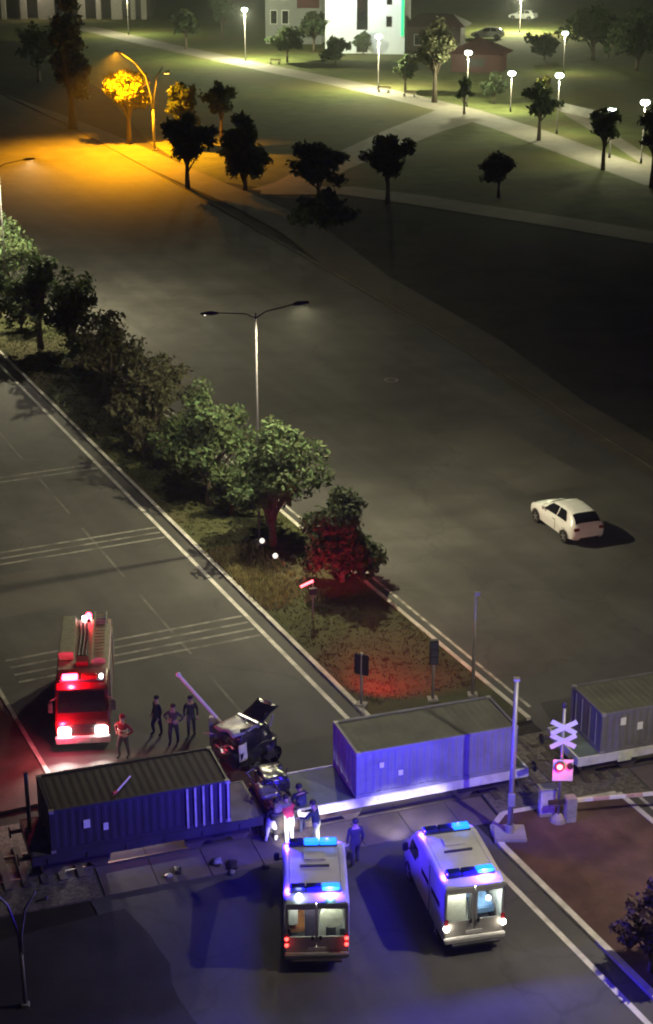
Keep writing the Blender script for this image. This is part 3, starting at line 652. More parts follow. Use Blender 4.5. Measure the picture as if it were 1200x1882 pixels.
def container(label, t0, h, side_m, roof_m, L=6.06, deck=1.1, w=2.44, plates=(), rib=.024, lit_ribs=()):
    """local x along the train, y away from the camera"""
    t = thing('freight_container', label, 'container', (*tb(t0, .03), deck + .02), RAIL_A, 'containers on the train')
    fr = MB()
    for x in (0, L - .12):
        for y in (0, w - .12): fr.box(x, x + .12, y, y + .12, 0, h)
    for y in (0, w - .1):
        fr.box(.12, L - .12, y, y + .10, 0, .14); fr.box(.12, L - .12, y, y + .10, h - .10, h)
    for x in (0, L - .1):
        fr.box(x, x + .1, .12, w - .12, 0, .14); fr.box(x, x + .1, .12, w - .12, h - .10, h)
    fr.build('frame', side_m, t, bevel=.008)
    for x in (-.01, L - .17):
        for y in (-.012, w - .15):
            for z in (-.004, h - .112): MB().box(x, x + .18, y, y + .162, z, z + .118).build('corner_casting', GALV, t, bevel=.012)
    corrugated(.12, L - .12, .14, h - .10, .025, rib).build('side_panel', side_m, t)
    corrugated(.12, L - .12, .14, h - .10, w - .07, .045).build('side_panel', side_m, t)
    rf = corrugated(.12, L - .12, 0, 0, 0, .009)
    vs = rf.v; n = len(vs)//2
    rb = MB(); prof = [(vs[i][0], vs[i][1]) for i in range(n)]
    rb.add([(x, .1, h - .045 + y) for x, y in prof] + [(x, w - .1, h - .045 + y) for x, y in prof], [(i, i+1, n+i+1, n+i) for i in range(n-1)])
    rb.build('roof', roof_m, t)
    MB().box(.12, L - .12, .12, w - .12, .02, .06).build('floor', DARKST, t)
    for x, s_ in ((.02, 1), (L - .02, -1)):
        for k in range(2):
            y0 = .14 + k*(w/2 - .13)
            d = MB().box(min(x, x + .04*s_), max(x, x + .04*s_), y0, y0 + w/2 - .16, .15, h - .11).build('end_door', side_m, t)
            for yy in (y0 + .3, y0 + .78): MB().tube([(x - .025*s_, yy, .16), (x - .025*s_, yy, h - .13)], .017, 6).build('lock_rod', GALV, d)
    for x in lit_ribs: MB().box(x, x + .07, -.035, .018, .05, h - .04).build('lit_rib', mat('rib_headlight_pale', (.42, .40, .40), .5), t)  # pale colour stands in for headlights falling on the ribs at this end
    for (px, pz, pw, ph) in plates: MB().box(px, px + pw, -.012, .0, pz, pz + ph).build('placard', PLATE, t)
    return t
def wagon(label, t0, t1, deck=1.1, deck_m=None, sill_m=None, plates=()):
    L = t1 - t0
    t = thing('flat_wagon', label, 'wagon', (*tb(t0, 0), 0), RAIL_A, 'flat wagons of the train')
    MB().box(.04, L - .04, .09, 2.41, deck - .08, deck).build('deck', deck_m or DECK, t)
    for y in (0, 2.42): MB().box(0, L, y, y + .085, deck - .34, deck + .012).build('side_sill', sill_m or SILL, t, bevel=.012)
    for x in (0, L - .085): MB().box(x, x + .085, .088, 2.417, deck - .34, deck + .008).build('end_sill', sill_m or SILL, t)
    u = MB().box(.1, L - .1, 1.0, 1.5, deck - .5, deck - .085)
    for k in range(int(L/1.1)): u.box(.4 + k*1.1, .5 + k*1.1, .1, 2.4, deck - .28, deck - .09)
    u.build('underframe', DARKST, t)
    for k in range(int(L/1.3)): MB().box(.5 + k*1.3, .58 + k*1.3, -.03, 0.0, deck - .3, deck - .12).build('stake_pocket', sill_m or SILL, t)
    for xc in (1.5, L - 1.5):
        bg_ = MB().box(xc - 1.1, xc + 1.1, .3, .42, .38, .62).box(xc - 1.1, xc + 1.1, 2.08, 2.2, .38, .62).box(xc - .2, xc + .2, .3, 2.2, .42, .6)
        bo = bg_.build('bogie', DARKST, t)
        for dx in (-.8, .8):
            wh = MB()
            for y in (.47, 1.91): wh.tube([(xc + dx, y, .42), (xc + dx, y + .13, .42)], .38, 18)
            wh.tube([(xc + dx, .5, .42), (xc + dx, 2.0, .42)], .07, 8)
            wh.build('wheelset', RAIL, bo)
    for xe, s_ in ((0, -1), (L, 1)):
        for y in (.38, 2.12): MB().tube([(xe, y, .9), (xe + s_*.38, y, .9), (xe + s_*.38, y, .9), (xe + s_*.42, y, .9)], [.07, .07, .2, .2], 12).build('buffer', DARKST, t)
    for px, pz, pw, ph in plates: MB().box(px, px + pw, -.05, -.035, pz, pz + ph).build('placard', mat('placard_yellowish', (0.6, 0.62, 0.42), .6), t)
    return t
wagon('dark flat wagon under the left container', -9.6, -1.75, deck_m=DECK2, sill_m=CONT_B)
wagon('flat wagon with a pale lit sill and bare teal end', -.72, 8.15)
wagon('flat wagon under the container at the right edge', 10.1, 20.4, plates=((1.6, .72, .55, .34),))
container('dark brown roofed container with blue lit side, leftmost on the train', -8.95, 1.58, CONT_B, CONT_K, plates=((1.1, .75, .22, .3), (1.75, .55, .16, .26)), rib=.012, lit_ribs=(4.55, 4.82, 5.1, 5.38, 5.68, 5.95))
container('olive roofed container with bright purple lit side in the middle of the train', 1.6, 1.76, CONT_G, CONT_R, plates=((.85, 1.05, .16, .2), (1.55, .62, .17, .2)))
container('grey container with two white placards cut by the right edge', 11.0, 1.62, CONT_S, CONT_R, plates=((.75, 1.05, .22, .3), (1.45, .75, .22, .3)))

# ================================================================== VEHICLES
def wheel(parent, x, y, r=.34, w=.22, name='wheel'):
    s_ = 1 if x > 0 else -1
    b = MB().tube([(x, y, r), (x, y, r)], r, 4)
    b = MB(); prof = [(x - s_*w/2, r*.8), (x - s_*w/2, r*.97), (x - s_*w*.3, r), (x + s_*w*.3, r), (x + s_*w/2, r*.95), (x + s_*w/2, r*.66)]
    b.loft([[(px, y + pr*math.cos(2*PI*k/22), r + pr*math.sin(2*PI*k/22)) for k in range(22)] for px, pr in prof])
    ty = b.build(name, RUBBER, parent, smooth='auto')
    rb = MB()
    rb.loft([[(x + s_*(w/2 - .02 + dx), y + pr*math.cos(2*PI*k/20), r + pr*math.sin(2*PI*k/20)) for k in range(20)] for dx, pr in ((0, r*.66), (.012, r*.6), (-.03, r*.5))])
    for k in range(5):
        a = 2*PI*k/5
        rb.bar((x + s_*(w/2 - .01), y, r), (x + s_*(w/2 - .01), y + r*.58*math.cos(a), r + r*.58*math.sin(a)), .05, .03, (1, 0, 0))
    rb.build('rim', RIM, ty)
BLUE = glow('beacon_lit_blue', (0.01, 0.17, 1.0), 3); BLUE_D = mat('beacon_unlit_blue', (0.01, 0.015, 0.09), .15)
WHITEB = glow('work_lamp_lit', (0.75, 0.9, 1.0), 14)
INTER = mat('ambulance_interior', (0.62, 0.64, 0.58), .7, var=.08)
CLEAR = None
AMBW = mat('ambulance_white', (0.46, 0.455, 0.41), 0.38, var=0.06, scale=1.5, coat=0.3, stain=((0.34, 0.335, 0.30), 0.9, 0.5))
def clear_glass():
    m = bpy.data.materials.new('clear_glass'); m.use_nodes = True
    n, l = m.node_tree.nodes, m.node_tree.links; n.remove(n['Principled BSDF'])
    tr = n.new('ShaderNodeBsdfTransparent'); gl = n.new('ShaderNodeBsdfGlossy'); gl.inputs['Roughness'].default_value = .05
    tr.inputs['Color'].default_value = (.85, .88, .88, 1)
    fr = n.new('ShaderNodeFresnel'); fr.inputs['IOR'].default_value = 1.45; mx = n.new('ShaderNodeMixShader')
    l.new(fr.outputs[0], mx.inputs[0]); l.new(tr.outputs[0], mx.inputs[1]); l.new(gl.outputs[0], mx.inputs[2]); l.new(mx.outputs[0], n['Material Output'].inputs['Surface'])
    return m
CLEAR = clear_glass()
def ambulance(label, xy, rz, kind):
    t = thing('ambulance', label, 'ambulance', (*xy, 0), rz, 'ambulances before the crossing')
    Wd, Ht, L = .99, 2.40, 5.05
    secs = [(0.03, .965, .42, Ht - .09, .12), (.12, Wd, .38, Ht - .03, .14), (.5, Wd, .36, Ht, .15), (2.9, Wd, .36, Ht + .01, .15), (3.25, .98, .36, Ht - .05, .15),
            (3.6, .965, .36, Ht - .30, .16), (4.0, .95, .36, 1.75, .16), (4.22, .94, .36, 1.38, .14), (4.75, .90, .40, 1.14, .12), (4.98, .84, .44, .92, .10), (L, .76, .5, .82, .08)]
    MB().loft([rr(hw, z0, z1, r, y, 4) for y, hw, z0, z1, r in secs], True, False).build('body', AMBW, t, smooth='auto')
    # windscreen, side glass
    MB().add([(-.80, 3.34, Ht - .13), (.80, 3.34, Ht - .13), (.83, 4.20, 1.42), (-.83, 4.20, 1.42)], [(0, 1, 2, 3)]).build('windscreen', GLASS, t, (0, .025, .03))
    for s_ in (-1, 1):
        def pane(y0, y1, z0, z1, nm='side_window', dz=0):
            x = s_*(Wd + .006)
            return MB().add([(x*.995, y0, z0), (x*.995, y1, z0), (x*.992, y1 - dz, z1), (x*.992, y0, z1)], [(0, 1, 2, 3) if s_ > 0 else (3, 2, 1, 0)]).build(nm, GLASS, t)
        pane(.45, 1.35, 1.35, 1.95); pane(1.65, 2.45, 1.35, 1.95)
        MB().add([(s_*.972, 2.75, 1.3), (s_*.967, 3.95, 1.3), (s_*.975, 3.55, 1.92), (s_*.984, 2.8, 1.95)], [(0, 1, 2, 3) if s_ > 0 else (3, 2, 1, 0)]).build('front_side_window', GLASS, t, (s_*.012, 0, 0))
        MB().box(min(s_*.99, s_*1.008), max(s_*.99, s_*1.008), 1.5, 1.53, .5, 2.2).build('door_gap', BLACKP, t)
        # mirror
        m_ = MB().bar((s_*.95, 3.75, 1.42), (s_*1.16, 3.72, 1.46), .05).build('mirror_arm', BLACKP, t)
        MB().box(s_*1.17 - .09, s_*1.17 + .09, 3.66, 3.78, 1.38, 1.68).build('mirror', BLACKP, m_, bevel=.03)
        for y in (.85, 4.05): wheel(t, s_*.86, y, .35, .24)
        for y in (.85, 4.05):
            a = MB().loft([[(s_*(Wd - .006 + dx), y + (.43 + dr)*math.cos(PI*k/12), .35 + (.43 + dr)*math.sin(PI*k/12)) for k in range(13)] for dx, dr in ((0, 0), (.012, .03))], False).build('wheel_arch', BLACKP, t)
        lm = REDL if kind == 'A' else glow('reverse_lamp_lit', (1.0, 0.88, 0.72), 26)
        tl = MB().box(s_*.90 - .06, s_*.90 + .06, -.05, .0, .78, 1.22).build('tail_lamp', mat('lamp_red_glass', (.35, .02, .02), .2), t, bevel=.015)
        for z in ((.86, 1.08) if kind == 'A' else (.92,)):
            MB().ball((s_*.90, -.055, z), .062 if kind == 'A' else .10, 10, 6).build('lit_bulb', lm, tl)
    # rear doors with real openings
    z0, z1 = .52, Ht - .12
    wz0, wz1 = 1.10, 2.08
    for s_ in (-1, 1):
        a, b_ = (.012, .93); ia = .04 if kind == 'A' else .09
        d = MB()
        X = lambda v: s_*v
        def bx_(xa, xb, za, zb): d.box(min(X(xa), X(xb)), max(X(xa), X(xb)), -.0, .045, za, zb)
        bx_(a, b_, z0, wz0); bx_(a, b_, wz1, z1); bx_(a, ia, wz0, wz1); bx_(.87, b_, wz0, wz1)
        do = d.build('rear_door', AMBW, t, bevel=.01)
        MB().box(min(X(ia), X(.87)), max(X(ia), X(.87)), .018, .026, wz0, wz1).build('rear_window', CLEAR, do)
        MB().box(min(X(.08), X(.16)), max(X(.08), X(.16)), -.03, 0, 1.0, 1.14).build('handle', BLACKP, do)
        for z in (.7, 1.1, 2.1): MB().tube([(X(.945), .0, z), (X(.945), .0, z + .12)], .022, 6).build('hinge', GALV, do)
    MB().box(-.26, .26, -.02, -.005, .62, .74).build('number_plate', PLATE, t)
    MB().box(-.97, .97, -.14, .0, .40, .58).build('rear_bumper', GALV if kind == 'A' else WHITEP, t, bevel=.03)
    MB().box(-.75, .75, -.26, -.13, .36, .42).build('rear_step', BLACKP, t)
    # interior cabin
    it = MB().add([(-.9, .05, .6), (.9, .05, .6), (.9, 2.4, .6), (-.9, 2.4, .6), (-.9, .05, Ht-.14), (.9, .05, Ht-.14), (.9, 2.4, Ht-.14), (-.9, 2.4, Ht-.14)],
                  [(0, 1, 2, 3), (7, 6, 5, 4), (3, 2, 6, 7), (0, 3, 7, 4), (2, 1, 5, 6)]).build('interior', INTER, t)
    MB().box(-.7, .7, .10, .34, Ht - .19, Ht - .16).build('ceiling_light', glow('cabin_light_' + kind, (1.0, 1.0, .86), 70.0 if kind == 'B' else 40.0), it)
    if kind == 'A':
        MB().tube([(.46, .30, 1.56), (.46, .44, 1.56)], .36, 20).build('round_seat_back', mat('pale_vinyl', (.72, .73, .58), .6), it)
        MB().box(.3, .6, .36, .6, .6, 1.3).build('seat_base', BLACKP, it)
        MB().box(-.8, -.35, .5, 2.2, .9, 1.1).build('stretcher', mat('stretcher_orange', (.5, .2, .05), .6), it, bevel=.04)
        MB().box(-.85, -.55, .3, .7, 1.3, 1.9).build('cabinet', WHITEP, it, bevel=.03)
        MB().box(-.34, .06, .3, .5, .7, 2.0).build('curtain', mat('dark_purple_curtain', (.04, .03, .06), .8), it)
    else:
        MB().box(-.86, -.12, .5, .9, .6, 1.75).build('cabinet', mat('cream_cabinet', (.75, .73, .6), .5), it, bevel=.03)
        MB().box(.15, .8, .5, 2.2, .9, 1.15).build('stretcher', mat('stretcher_blue', (.2, .35, .6), .6), it, bevel=.04)
        MB().box(-.1, .08, .06, .30, .7, 2.1).build('divider', BLACKP, it)
        MB().ball((.6, .5, 1.45), .09, 8, 6).build('instrument_lamp', glow('instrument_lit', (.6, .7, 1.0), 10), it)
    # roof: light bars, hatch, ribs
    for y, lit in ((3.0, (1,) if kind == 'B' else (1,)), (.52, (1,))):
        z = Ht + .015
        br = MB().box(-.80, .74, y - .14, y + .14, z, z + .05).build('light_bar', BLACKP, t)
        segs = [(-.78, -.32), (-.30, .16), (.18, .72)]
        for k, (xa, xb) in enumerate(segs):
            on = (k == 2) or (kind == 'A' and k == 1 and y > 2)
            if on and k == 2: lamp('beacon_or_fill_light', 'POINT', (.42, y + (.24 if y > 2 else -.24), z + .15), 1200, (.035, .012, 1.0), t, .05)
            MB().loft([rr((xb - xa)/2, z + .052, z + .17, .05, yy) for yy in (y - .12, y + .12)]).build('beacon_lens', BLUE if on else BLUE_D, br, ((xa + xb)/2, 0, 0), smooth='auto')
    for y in (3.0, .52): lamp('beacon_or_fill_light', 'POINT', (-.88, y, Ht + .12), 340, (.03, .01, 1.0), t, .05)  # extra blue lights beside the unlit lenses, added to tint ground and sides
    if kind == 'A':
        MB().ball((-.52, .12, Ht + .05), .11, 10, 6).build('work_lamp', WHITEB, t)
        MB().ball((.42, .10, Ht + .05), .12, 10, 6).build('work_lamp', glow('beacon_white_lit', (.25, .7, 1.0), 5), t)
    MB().box(-.45, .45, 1.75, 1.83, Ht + .008, Ht + .06).build('roof_vent', BLACKP, t)
    MB().box(-.35, .35, 2.1, 2.6, Ht + .008, Ht + .05).build('roof_hatch', AMBW, t, bevel=.02)
    for x in (-.78, .78): MB().tube([(x, .3, Ht - .0), (x, 2.8, Ht + .01)], .018, 6).build('roof_rail', AMBW, t)
    # front
    for s_ in (-1, 1):
        h_ = MB().ball((s_*.66, 4.99, .82), .12, 10, 6).build('headlight', glow('headlamp_lit', (1, .95, .85), 20), t)
        lamp('headlight_beam', 'SPOT', (s_*.66, 5.16, .82), 520 if kind == 'B' else 750, (1.0, .94, .82), t, .06, (R(79), 0, 0), R(52), .8)
    MB().box(-.8, .8, L - .06, L + .05, .42, .62).build('front_bumper', BLACKP, t, bevel=.03)
    return t
ambulance('white ambulance seen straight from behind with a round pale seat in its window', (-0.3, 41.53), 0.035, 'A')
ambulance('white ambulance parked by the double line with two bright rear windows', (4.52, 42.42), 0.225, 'B')

# white hatchback on the wide road
def hatchback(label, xy, rz, paint, name='parked_car', group=None, detail=True):
    t = thing(name, label, 'car', (*xy, 0), rz, group)
    ys = [0, .06, .16, .38, .68, 1.1, 1.7, 2.2, 2.65, 3.12, 3.5, 4.0, 4.22, 4.32]
    tab = {'hw': [.62, .76, .84, .875, .89, .90, .90, .90, .895, .885, .875, .83, .72, .56],
           'zb': [.42, .32, .27, .24, .22, .20, .20, .20, .20, .20, .21, .24, .30, .38],
           'bt': [.66, .80, .90, .94, .95, .95, .94, .92, .91, .89, .86, .74, .62, .52],
           'zr': [.70, .86, 1.05, 1.27, 1.435, 1.475, 1.48, 1.43, 1.26, 1.0, .92, .79, .66, .55],
           'rw': [.50, .62, .64, .60, .57, .57, .58, .57, .60, .68, .68, .62, .52, .42]}
    def at_(k, y): return float(np.interp(y, ys, tab[k]))
    def sm(k, y): return (at_(k, y - .06) + 2*at_(k, y) + at_(k, y + .06))/4
    def half(y):
        hw, zb, bt, zr, rw = (sm(k, y) for k in ('hw', 'zb', 'bt', 'zr', 'rw')); bt = min(bt, zr - .02)
        return [(0, zb), (hw*.80, zb), (hw*.97, zb + .09), (hw, (zb + bt)*.52), (hw*.985, bt - .07), (hw*.93, bt), (hw*.93*.45 + rw*.55 + .015, bt*.45 + zr*.55), (rw, zr - .045), (rw*.8, zr - .012), (rw*.4, zr), (0, zr + .004)]
    grid = np.linspace(0, 4.32, 46)
    rings = []
    for y in grid:
        h = half(y); rings.append([(x, y, z) for x, z in h] + [(-x, y, z) for x, z in reversed(h[1:-1])])
    MB().loft(rings).build('body', paint, t, smooth='auto')
    def skin_panel(name, y0, y1, fa, fb, s_, m, off=.028, n=8):
        """panel lying just proud of the side glass area, fa/fb: fractions belt..roof as functions of y"""
        vs = []
        for y in np.linspace(y0, y1, n):
            h = half(y); P = [Vector(h[5]), Vector(h[6]), Vector(h[7])]
            for f in (fa(y), fb(y)):
                p = P[0].lerp(P[1], f*2) if f < .5 else P[1].lerp(P[2], f*2 - 1)
                vs.append((s_*(p.x + off), y, p.y + off*.4))
        fs = [(2*i, 2*i + 2, 2*i + 3, 2*i + 1) if s_ > 0 else (2*i + 1, 2*i + 3, 2*i + 2, 2*i) for i in range(n - 1)]
        return MB().add(vs, fs).build(name, m, t, smooth=True)
    def top_panel(name, y0, y1, wf, m, off=.012, n=7):
        vs = []
        for y in np.linspace(y0, y1, n):
            h = half(y); c = [(-h[7][0]*wf, h[7][1]), (-h[8][0]*wf, h[8][1]), (-h[9][0], h[9][1]), (h[9][0], h[9][1]), (h[8][0]*wf, h[8][1]), (h[7][0]*wf, h[7][1])]
            vs += [(x, y + (-off if y < 2 else off), z + off) for x, z in c]
        fs = [(6*i + k, 6*i + k + 1, 6*i + k + 7, 6*i + k + 6) for i in range(n - 1) for k in range(5)]
        return MB().add(vs, fs).build(name, m, t, smooth=True)
    top_panel('rear_window', .18, .60, 1.0, GLASS)
    top_panel('windscreen', 2.36, 3.08, .94, GLASS)
    for s_ in (-1, 1):
        skin_panel('side_window', .72, 1.52, lambda y: .1, lambda y: .12 + .76*min(1, (y - .70)/.30), s_, GLASS)
        skin_panel('side_window', 1.60, 2.72, lambda y: .1, lambda y: .12 + .76*min(1, max(0, (2.74 - y)/.45)), s_, GLASS)
        for y in (.75, 3.38): wheel(t, s_*.81, y, .32, .2)
        for y in (.75, 3.38):
            MB().loft([[(s_*(.885 + dx), y + (.37 + dr)*math.cos(PI*k/10), .315 + (.37 + dr)*math.sin(PI*k/10)) for k in range(11)] for dx, dr in ((0, -.03), (.012, .02))], False).build('wheel_arch', BLACKP, t)
        MB().box(s_*.62 - .13, s_*.62 + .13, .02, .16, .74, .88).build('tail_lamp', mat('lamp_dark_glass', (.16, .03, .03), .2), t, bevel=.02)
        MB().box(s_*.96 - .08, s_*.96 + .08, 2.55, 2.66, .96, 1.1).build('mirror', paint, t, bevel=.03)
        for yy in (1.58,): MB().box(min(s_*.893, s_*.902), max(s_*.893, s_*.902), yy, yy + .02, .35, .85).build('door_gap', BLACKP, t)
        MB().box(min(s_*.90, s_*.915), max(s_*.90, s_*.915), 1.62, 1.8, .80, .83).build('handle', BLACKP, t)
    MB().box(-.50, .50, -.02, .05, .36, .44).build('rear_bumper', BLACKP, t, bevel=.02)
    MB().box(-.26, .26, -.012, .04, .56, .67).build('number_plate', PLATE, t)
    return t
cr = hatchback('white hatchback driving alone on the wide road', (12.9, 74.94), 0.37, CARW, 'car'); cr.scale = (1.1, 1.1, 1.1)
for k, (xy, rz, lab) in enumerate([((34.62, 334.35), 1.2, 'white car parked at the top behind the red kiosk roof, left of the pair'), ((46.02, 376.67), 1.0, 'white car parked at the very top right, farther of the pair')]):
    c_ = copy_tree(cr); c_.name = 'car'; c_.location = (*xy, 0); c_.rotation_euler.z = rz; c_.scale = (1.5, 1.5, 1.5); tag(c_, lab, 'car', 'parked cars at the top')
lotl = park_lamp('lamp over the parked white cars at the top', (39.33, 348.19), 7.0, 16000)

# fire engine facing the camera
RBEAC = glow('beacon_lit_red', (1.0, 0.02, 0.05), 45)
def fire_engine(label, xy, rz):
    """local y runs from the front bumper backwards"""
    t = thing('fire_engine', label, 'fire engine', (*xy, 0), rz)
    w = 1.18
    cab = [(0.0, w - .05, .45, 1.25, .1), (.05, w, .42, 1.45, .12), (.16, w, .42, 1.62, .12), (.42, w - .02, .42, 2.56, .14), (.6, w - .02, .42, 2.68, .14), (1.95, w - .02, .42, 2.70, .14)]
    MB().loft([rr(hw, z0, z1, r, y, 3) for y, hw, z0, z1, r in cab]).build('cab', REDP, t, smooth='auto')
    MB().add([(-1.05, .15, 1.66), (1.05, .15, 1.66), (.98, .40, 2.46), (-.98, .40, 2.46)], [(3, 2, 1, 0)]).build('windscreen', GLASS, t, (0, -.03, .02))
    for s_ in (-1, 1):
        MB().add([(s_*(w + .002), .5, 1.6), (s_*(w + .002), 1.3, 1.55), (s_*(w - .015), 1.3, 2.4), (s_*(w - .015), .62, 2.4)], [(0, 1, 2, 3) if s_ > 0 else (3, 2, 1, 0)]).build('side_window', GLASS, t)
        MB().tube([(s_*1.1, .25, 2.3), (s_*1.36, .08, 2.25), (s_*1.36, .08, 1.9)], .025, 6).build('mirror_arm', BLACKP, t)
        MB().box(s_*1.36 - .1, s_*1.36 + .1, .02, .1, 1.75, 2.2).build('mirror', BLACKP, t, bevel=.03)
        hl = MB().loft([rr(.27, .78, 1.10, .10, y, 3) for y in (-.10, .02)]).build('headlight', glow('fire_headlamp_lit', (1.0, .97, .90), 40), t, (s_*.80, 0, 0))
        lamp('headlight_beam', 'SPOT', (s_*.80, -.16, .94), 1200, (1.0, .94, .86), t, .08, (R(-82), 0, 0), R(100), .9)
        for y in (1.0, 5.2): wheel(t, s_*.98, y, .48, .3)
    MB().box(-1.2, 1.2, -.14, .0, .40, .72).build('front_bumper', mat('bumper_white', (.6, .6, .58), .4), t, bevel=.04)
    for k in range(4): MB().box(-.6, .6, -.02, .0, .84 + k*.1, .90 + k*.1).build('grille_bar', BLACKP, t)
    MB().box(-.3, .3, -.16, -.145, .5, .62).build('number_plate', PLATE, t)
    br = MB().box(-.95, .95, .75, 1.1, 2.70, 2.78).build('light_bar', BLACKP, t)
    MB().loft([rr(.34, 2.78, 2.95, .06, y, 3) for y in (.8, 1.05)]).build('beacon_lens', RBEAC, br, (-.5, 0, 0))
    MB().loft([rr(.34, 2.78, 2.95, .06, y, 3) for y in (.8, 1.05)]).build('beacon_lens', mat('beacon_unlit_red', (.2, .01, .01), .15), br, (.36, 0, 0))
    MB().ball((.86, .92, 2.86), .09, 10, 6).build('marker_lamp', glow('marker_white', (1, .95, 1), 22), br)
    lamp('beacon_or_fill_light', 'POINT', (-.5, .6, 3.0), 500, (1, .04, .10), t, .08); lamp('beacon_or_fill_light', 'POINT', (-.9, -.35, 1.2), 150, (1, .04, .12), t, .08)  # second one is no beacon: added low in front to redden the ground
    # equipment body
    bd = MB().loft([rr(w, .55, 2.55, .06, y, 2) for y in (2.02, 7.0)]).build('body', REDP, t, smooth='auto')
    for s_ in (-1, 1):
        for y0 in (2.2, 3.4, 6.0):
            sh = MB().box(min(s_*1.18, s_*1.195), max(s_*1.18, s_*1.195), y0, y0 + .85 + (.2 if y0 < 6 else -.1), 1.0, 2.3).build('shutter', ALU, bd)
            for k in range(9): MB().box(min(s_*1.195, s_*1.203), max(s_*1.195, s_*1.203), y0 + .02, y0 + .8, 1.05 + k*.14, 1.15 + k*.14).build('slat', ALU, sh)
    MB().box(-1.12, 1.12, 2.1, 6.9, 2.552, 2.60).build('roof_deck', ALU, bd)
    MB().box(-1.1, -.45, 3.0, 6.6, 2.60, 2.95).build('equipment_box', ALU, t, bevel=.03)
    MB().box(-.3, .25, 2.3, 2.9, 2.60, 2.82).build('equipment_box', REDP, t, bevel=.03)
    ld = MB()
    for x in (.42, .95): ld.bar((x, 2.3, 2.86), (x, 6.9, 2.92), .06, .09)
    for k in range(15): ld.bar((.42, 2.5 + k*.3, 2.87), (.95, 2.5 + k*.3, 2.87), .035)
    for y in (2.6, 6.4): ld.box(.36, 1.0, y, y + .06, 2.60, 2.83)
    ld.build('ladder', ALU, t)
    for k in range(3): MB().tube([(-.25 + .16*k, 3.2, 2.66), (-.2 + .16*k, 5.2, 2.68), (-.3 + .16*k, 6.4, 2.66)], .06, 7).build('suction_hose', BLACKP, t)
    rb = MB().tube([(.1, 6.75, 2.6), (.1, 6.75, 2.72)], .1, 10).build('beacon_base', BLACKP, t)
    MB().ball((.1, 6.75, 2.85), .15, 10, 6).build('beacon_lens', RBEAC, rb)
    MB().box(-.2, .2, 6.86, 6.98, 2.6, 2.75).build('rear_lamp', glow('marker_white', (1, .95, 1), 22), t)
    return t
fe = fire_engine('red fire engine with lit headlights facing the crossing', (-9.14, 54.69), 0.10); fe.scale = (.86, .94, .94)

# wrecked black off-road car behind the train
def crumple(me, amp, sc, seed, zmin=0):
    for v in me.vertices:
        n = mnoise.noise_vector(v.co*sc + Vector((seed*3.1, seed, 0)))
        v.co += n * amp
def dent_box(x0, x1, y0, y1, z0, z1, name, m, parent, amp=.06, sc=1.7, seed=1, cuts=6, bevel=.06, taper=0.0):
    b = MB().box(x0, x1, y0, y1, z0, z1).build(name, m, parent)
    bm = bmesh.new(); bm.from_mesh(b.data)
    if taper:
        for v in bm.verts:
            if v.co.z > (z0 + z1)/2: v.co.x = (x0+x1)/2 + (v.co.x - (x0+x1)/2)*(1 - taper); v.co.y = (y0+y1)/2 + (v.co.y - (y0+y1)/2)*(1 - taper)
    if bevel: bmesh.ops.bevel(bm, geom=list(bm.edges), offset=bevel, segments=2, affect='EDGES')
    bmesh.ops.subdivide_edges(bm, edges=list(bm.edges), cuts=cuts, use_grid_fill=True)
    bmesh.ops.triangulate(bm, faces=bm.faces); bm.to_mesh(b.data); bm.free(); crumple(b.data, amp, sc, seed)
    b.data.shade_smooth()
    return b
wx, wy = (-3.49, 53.48)
wt = thing('wrecked_car', 'crushed black car with a silver panel and raised tailgate behind the train gap', 'car', (wx, wy, 0), -0.80)
# local y runs towards the upper right of the picture; the crushed nose points at the lower left
dent_box(-.72, .72, -.40, 1.75, .28, 1.05, 'body', BLACKC, wt, .20, 1.7, 2, 9, .12)
dent_box(-.66, .66, -.32, 1.45, .98, 1.58, 'cabin', BLACKC, wt, .17, 1.9, 3, 8, .10, .14)
dent_box(-.60, .60, -.38, .72, 1.60, 1.66, 'bonnet_panel', SILV, wt, .09, 2.1, 4, 8, .02)
MB().bar((-.55, .84, 1.70), (.55, .80, 1.76), .10, .05).build('roof_bar', mat('bright_trim', (.7, .7, .7), .3, metal=.8), wt)
hat_ = dent_box(-.58, .58, 0, .95, 0, .06, 'tailgate', BLACKC, wt, .05, 1.8, 5, 7, .02); hat_.location = (0, 1.0, 1.62); hat_.rotation_euler = (R(24), R(-5), 0)
gl_ = MB().box(-.42, .42, .18, .72, .07, .085).build('tailgate_glass', GLASS, hat_)
MB().bar((-.2, .93, .09), (.22, .95, .11), .07, .04).build('tailgate_trim', mat('bright_trim', (.7, .7, .7), .3), hat_)
for x in (-.5, .5): MB().tube([(x, 1.45, 1.35), (x, 1.62, 1.78)], .02, 6).build('gas_strut', GALV, wt)
dent_box(.70, .76, -.28, .10, .62, 1.32, 'torn_door_panel', PLATE, wt, .05, 2.6, 6, 5, .02)
dent_box(.60, .86, 1.0, 1.35, .30, .85, 'torn_wing', mat('torn_wing_pale', (.45, .42, .4), .5), wt, .14, 2.8, 7, 5, .03)
for x, y in ((-.70, .2), (.72, .42), (-.68, 1.35), (.70, 1.45)): wheel(wt, x, y, .32, .22)
for k in range(6):
    rg = random.Random(30 + k); a = Vector((rg.uniform(-.6, .7), rg.uniform(-.5, 1.5), 1.1 + rg.random()*.4))
    MB().tube([a, a + Vector((rg.uniform(-.2, .3), rg.uniform(-.4, .2), .2)), a + Vector((rg.uniform(-.3, .4), rg.uniform(-.6, .3), .1))], .022, 5).build('bent_strip', SILV if k % 2 else DARKST, wt)
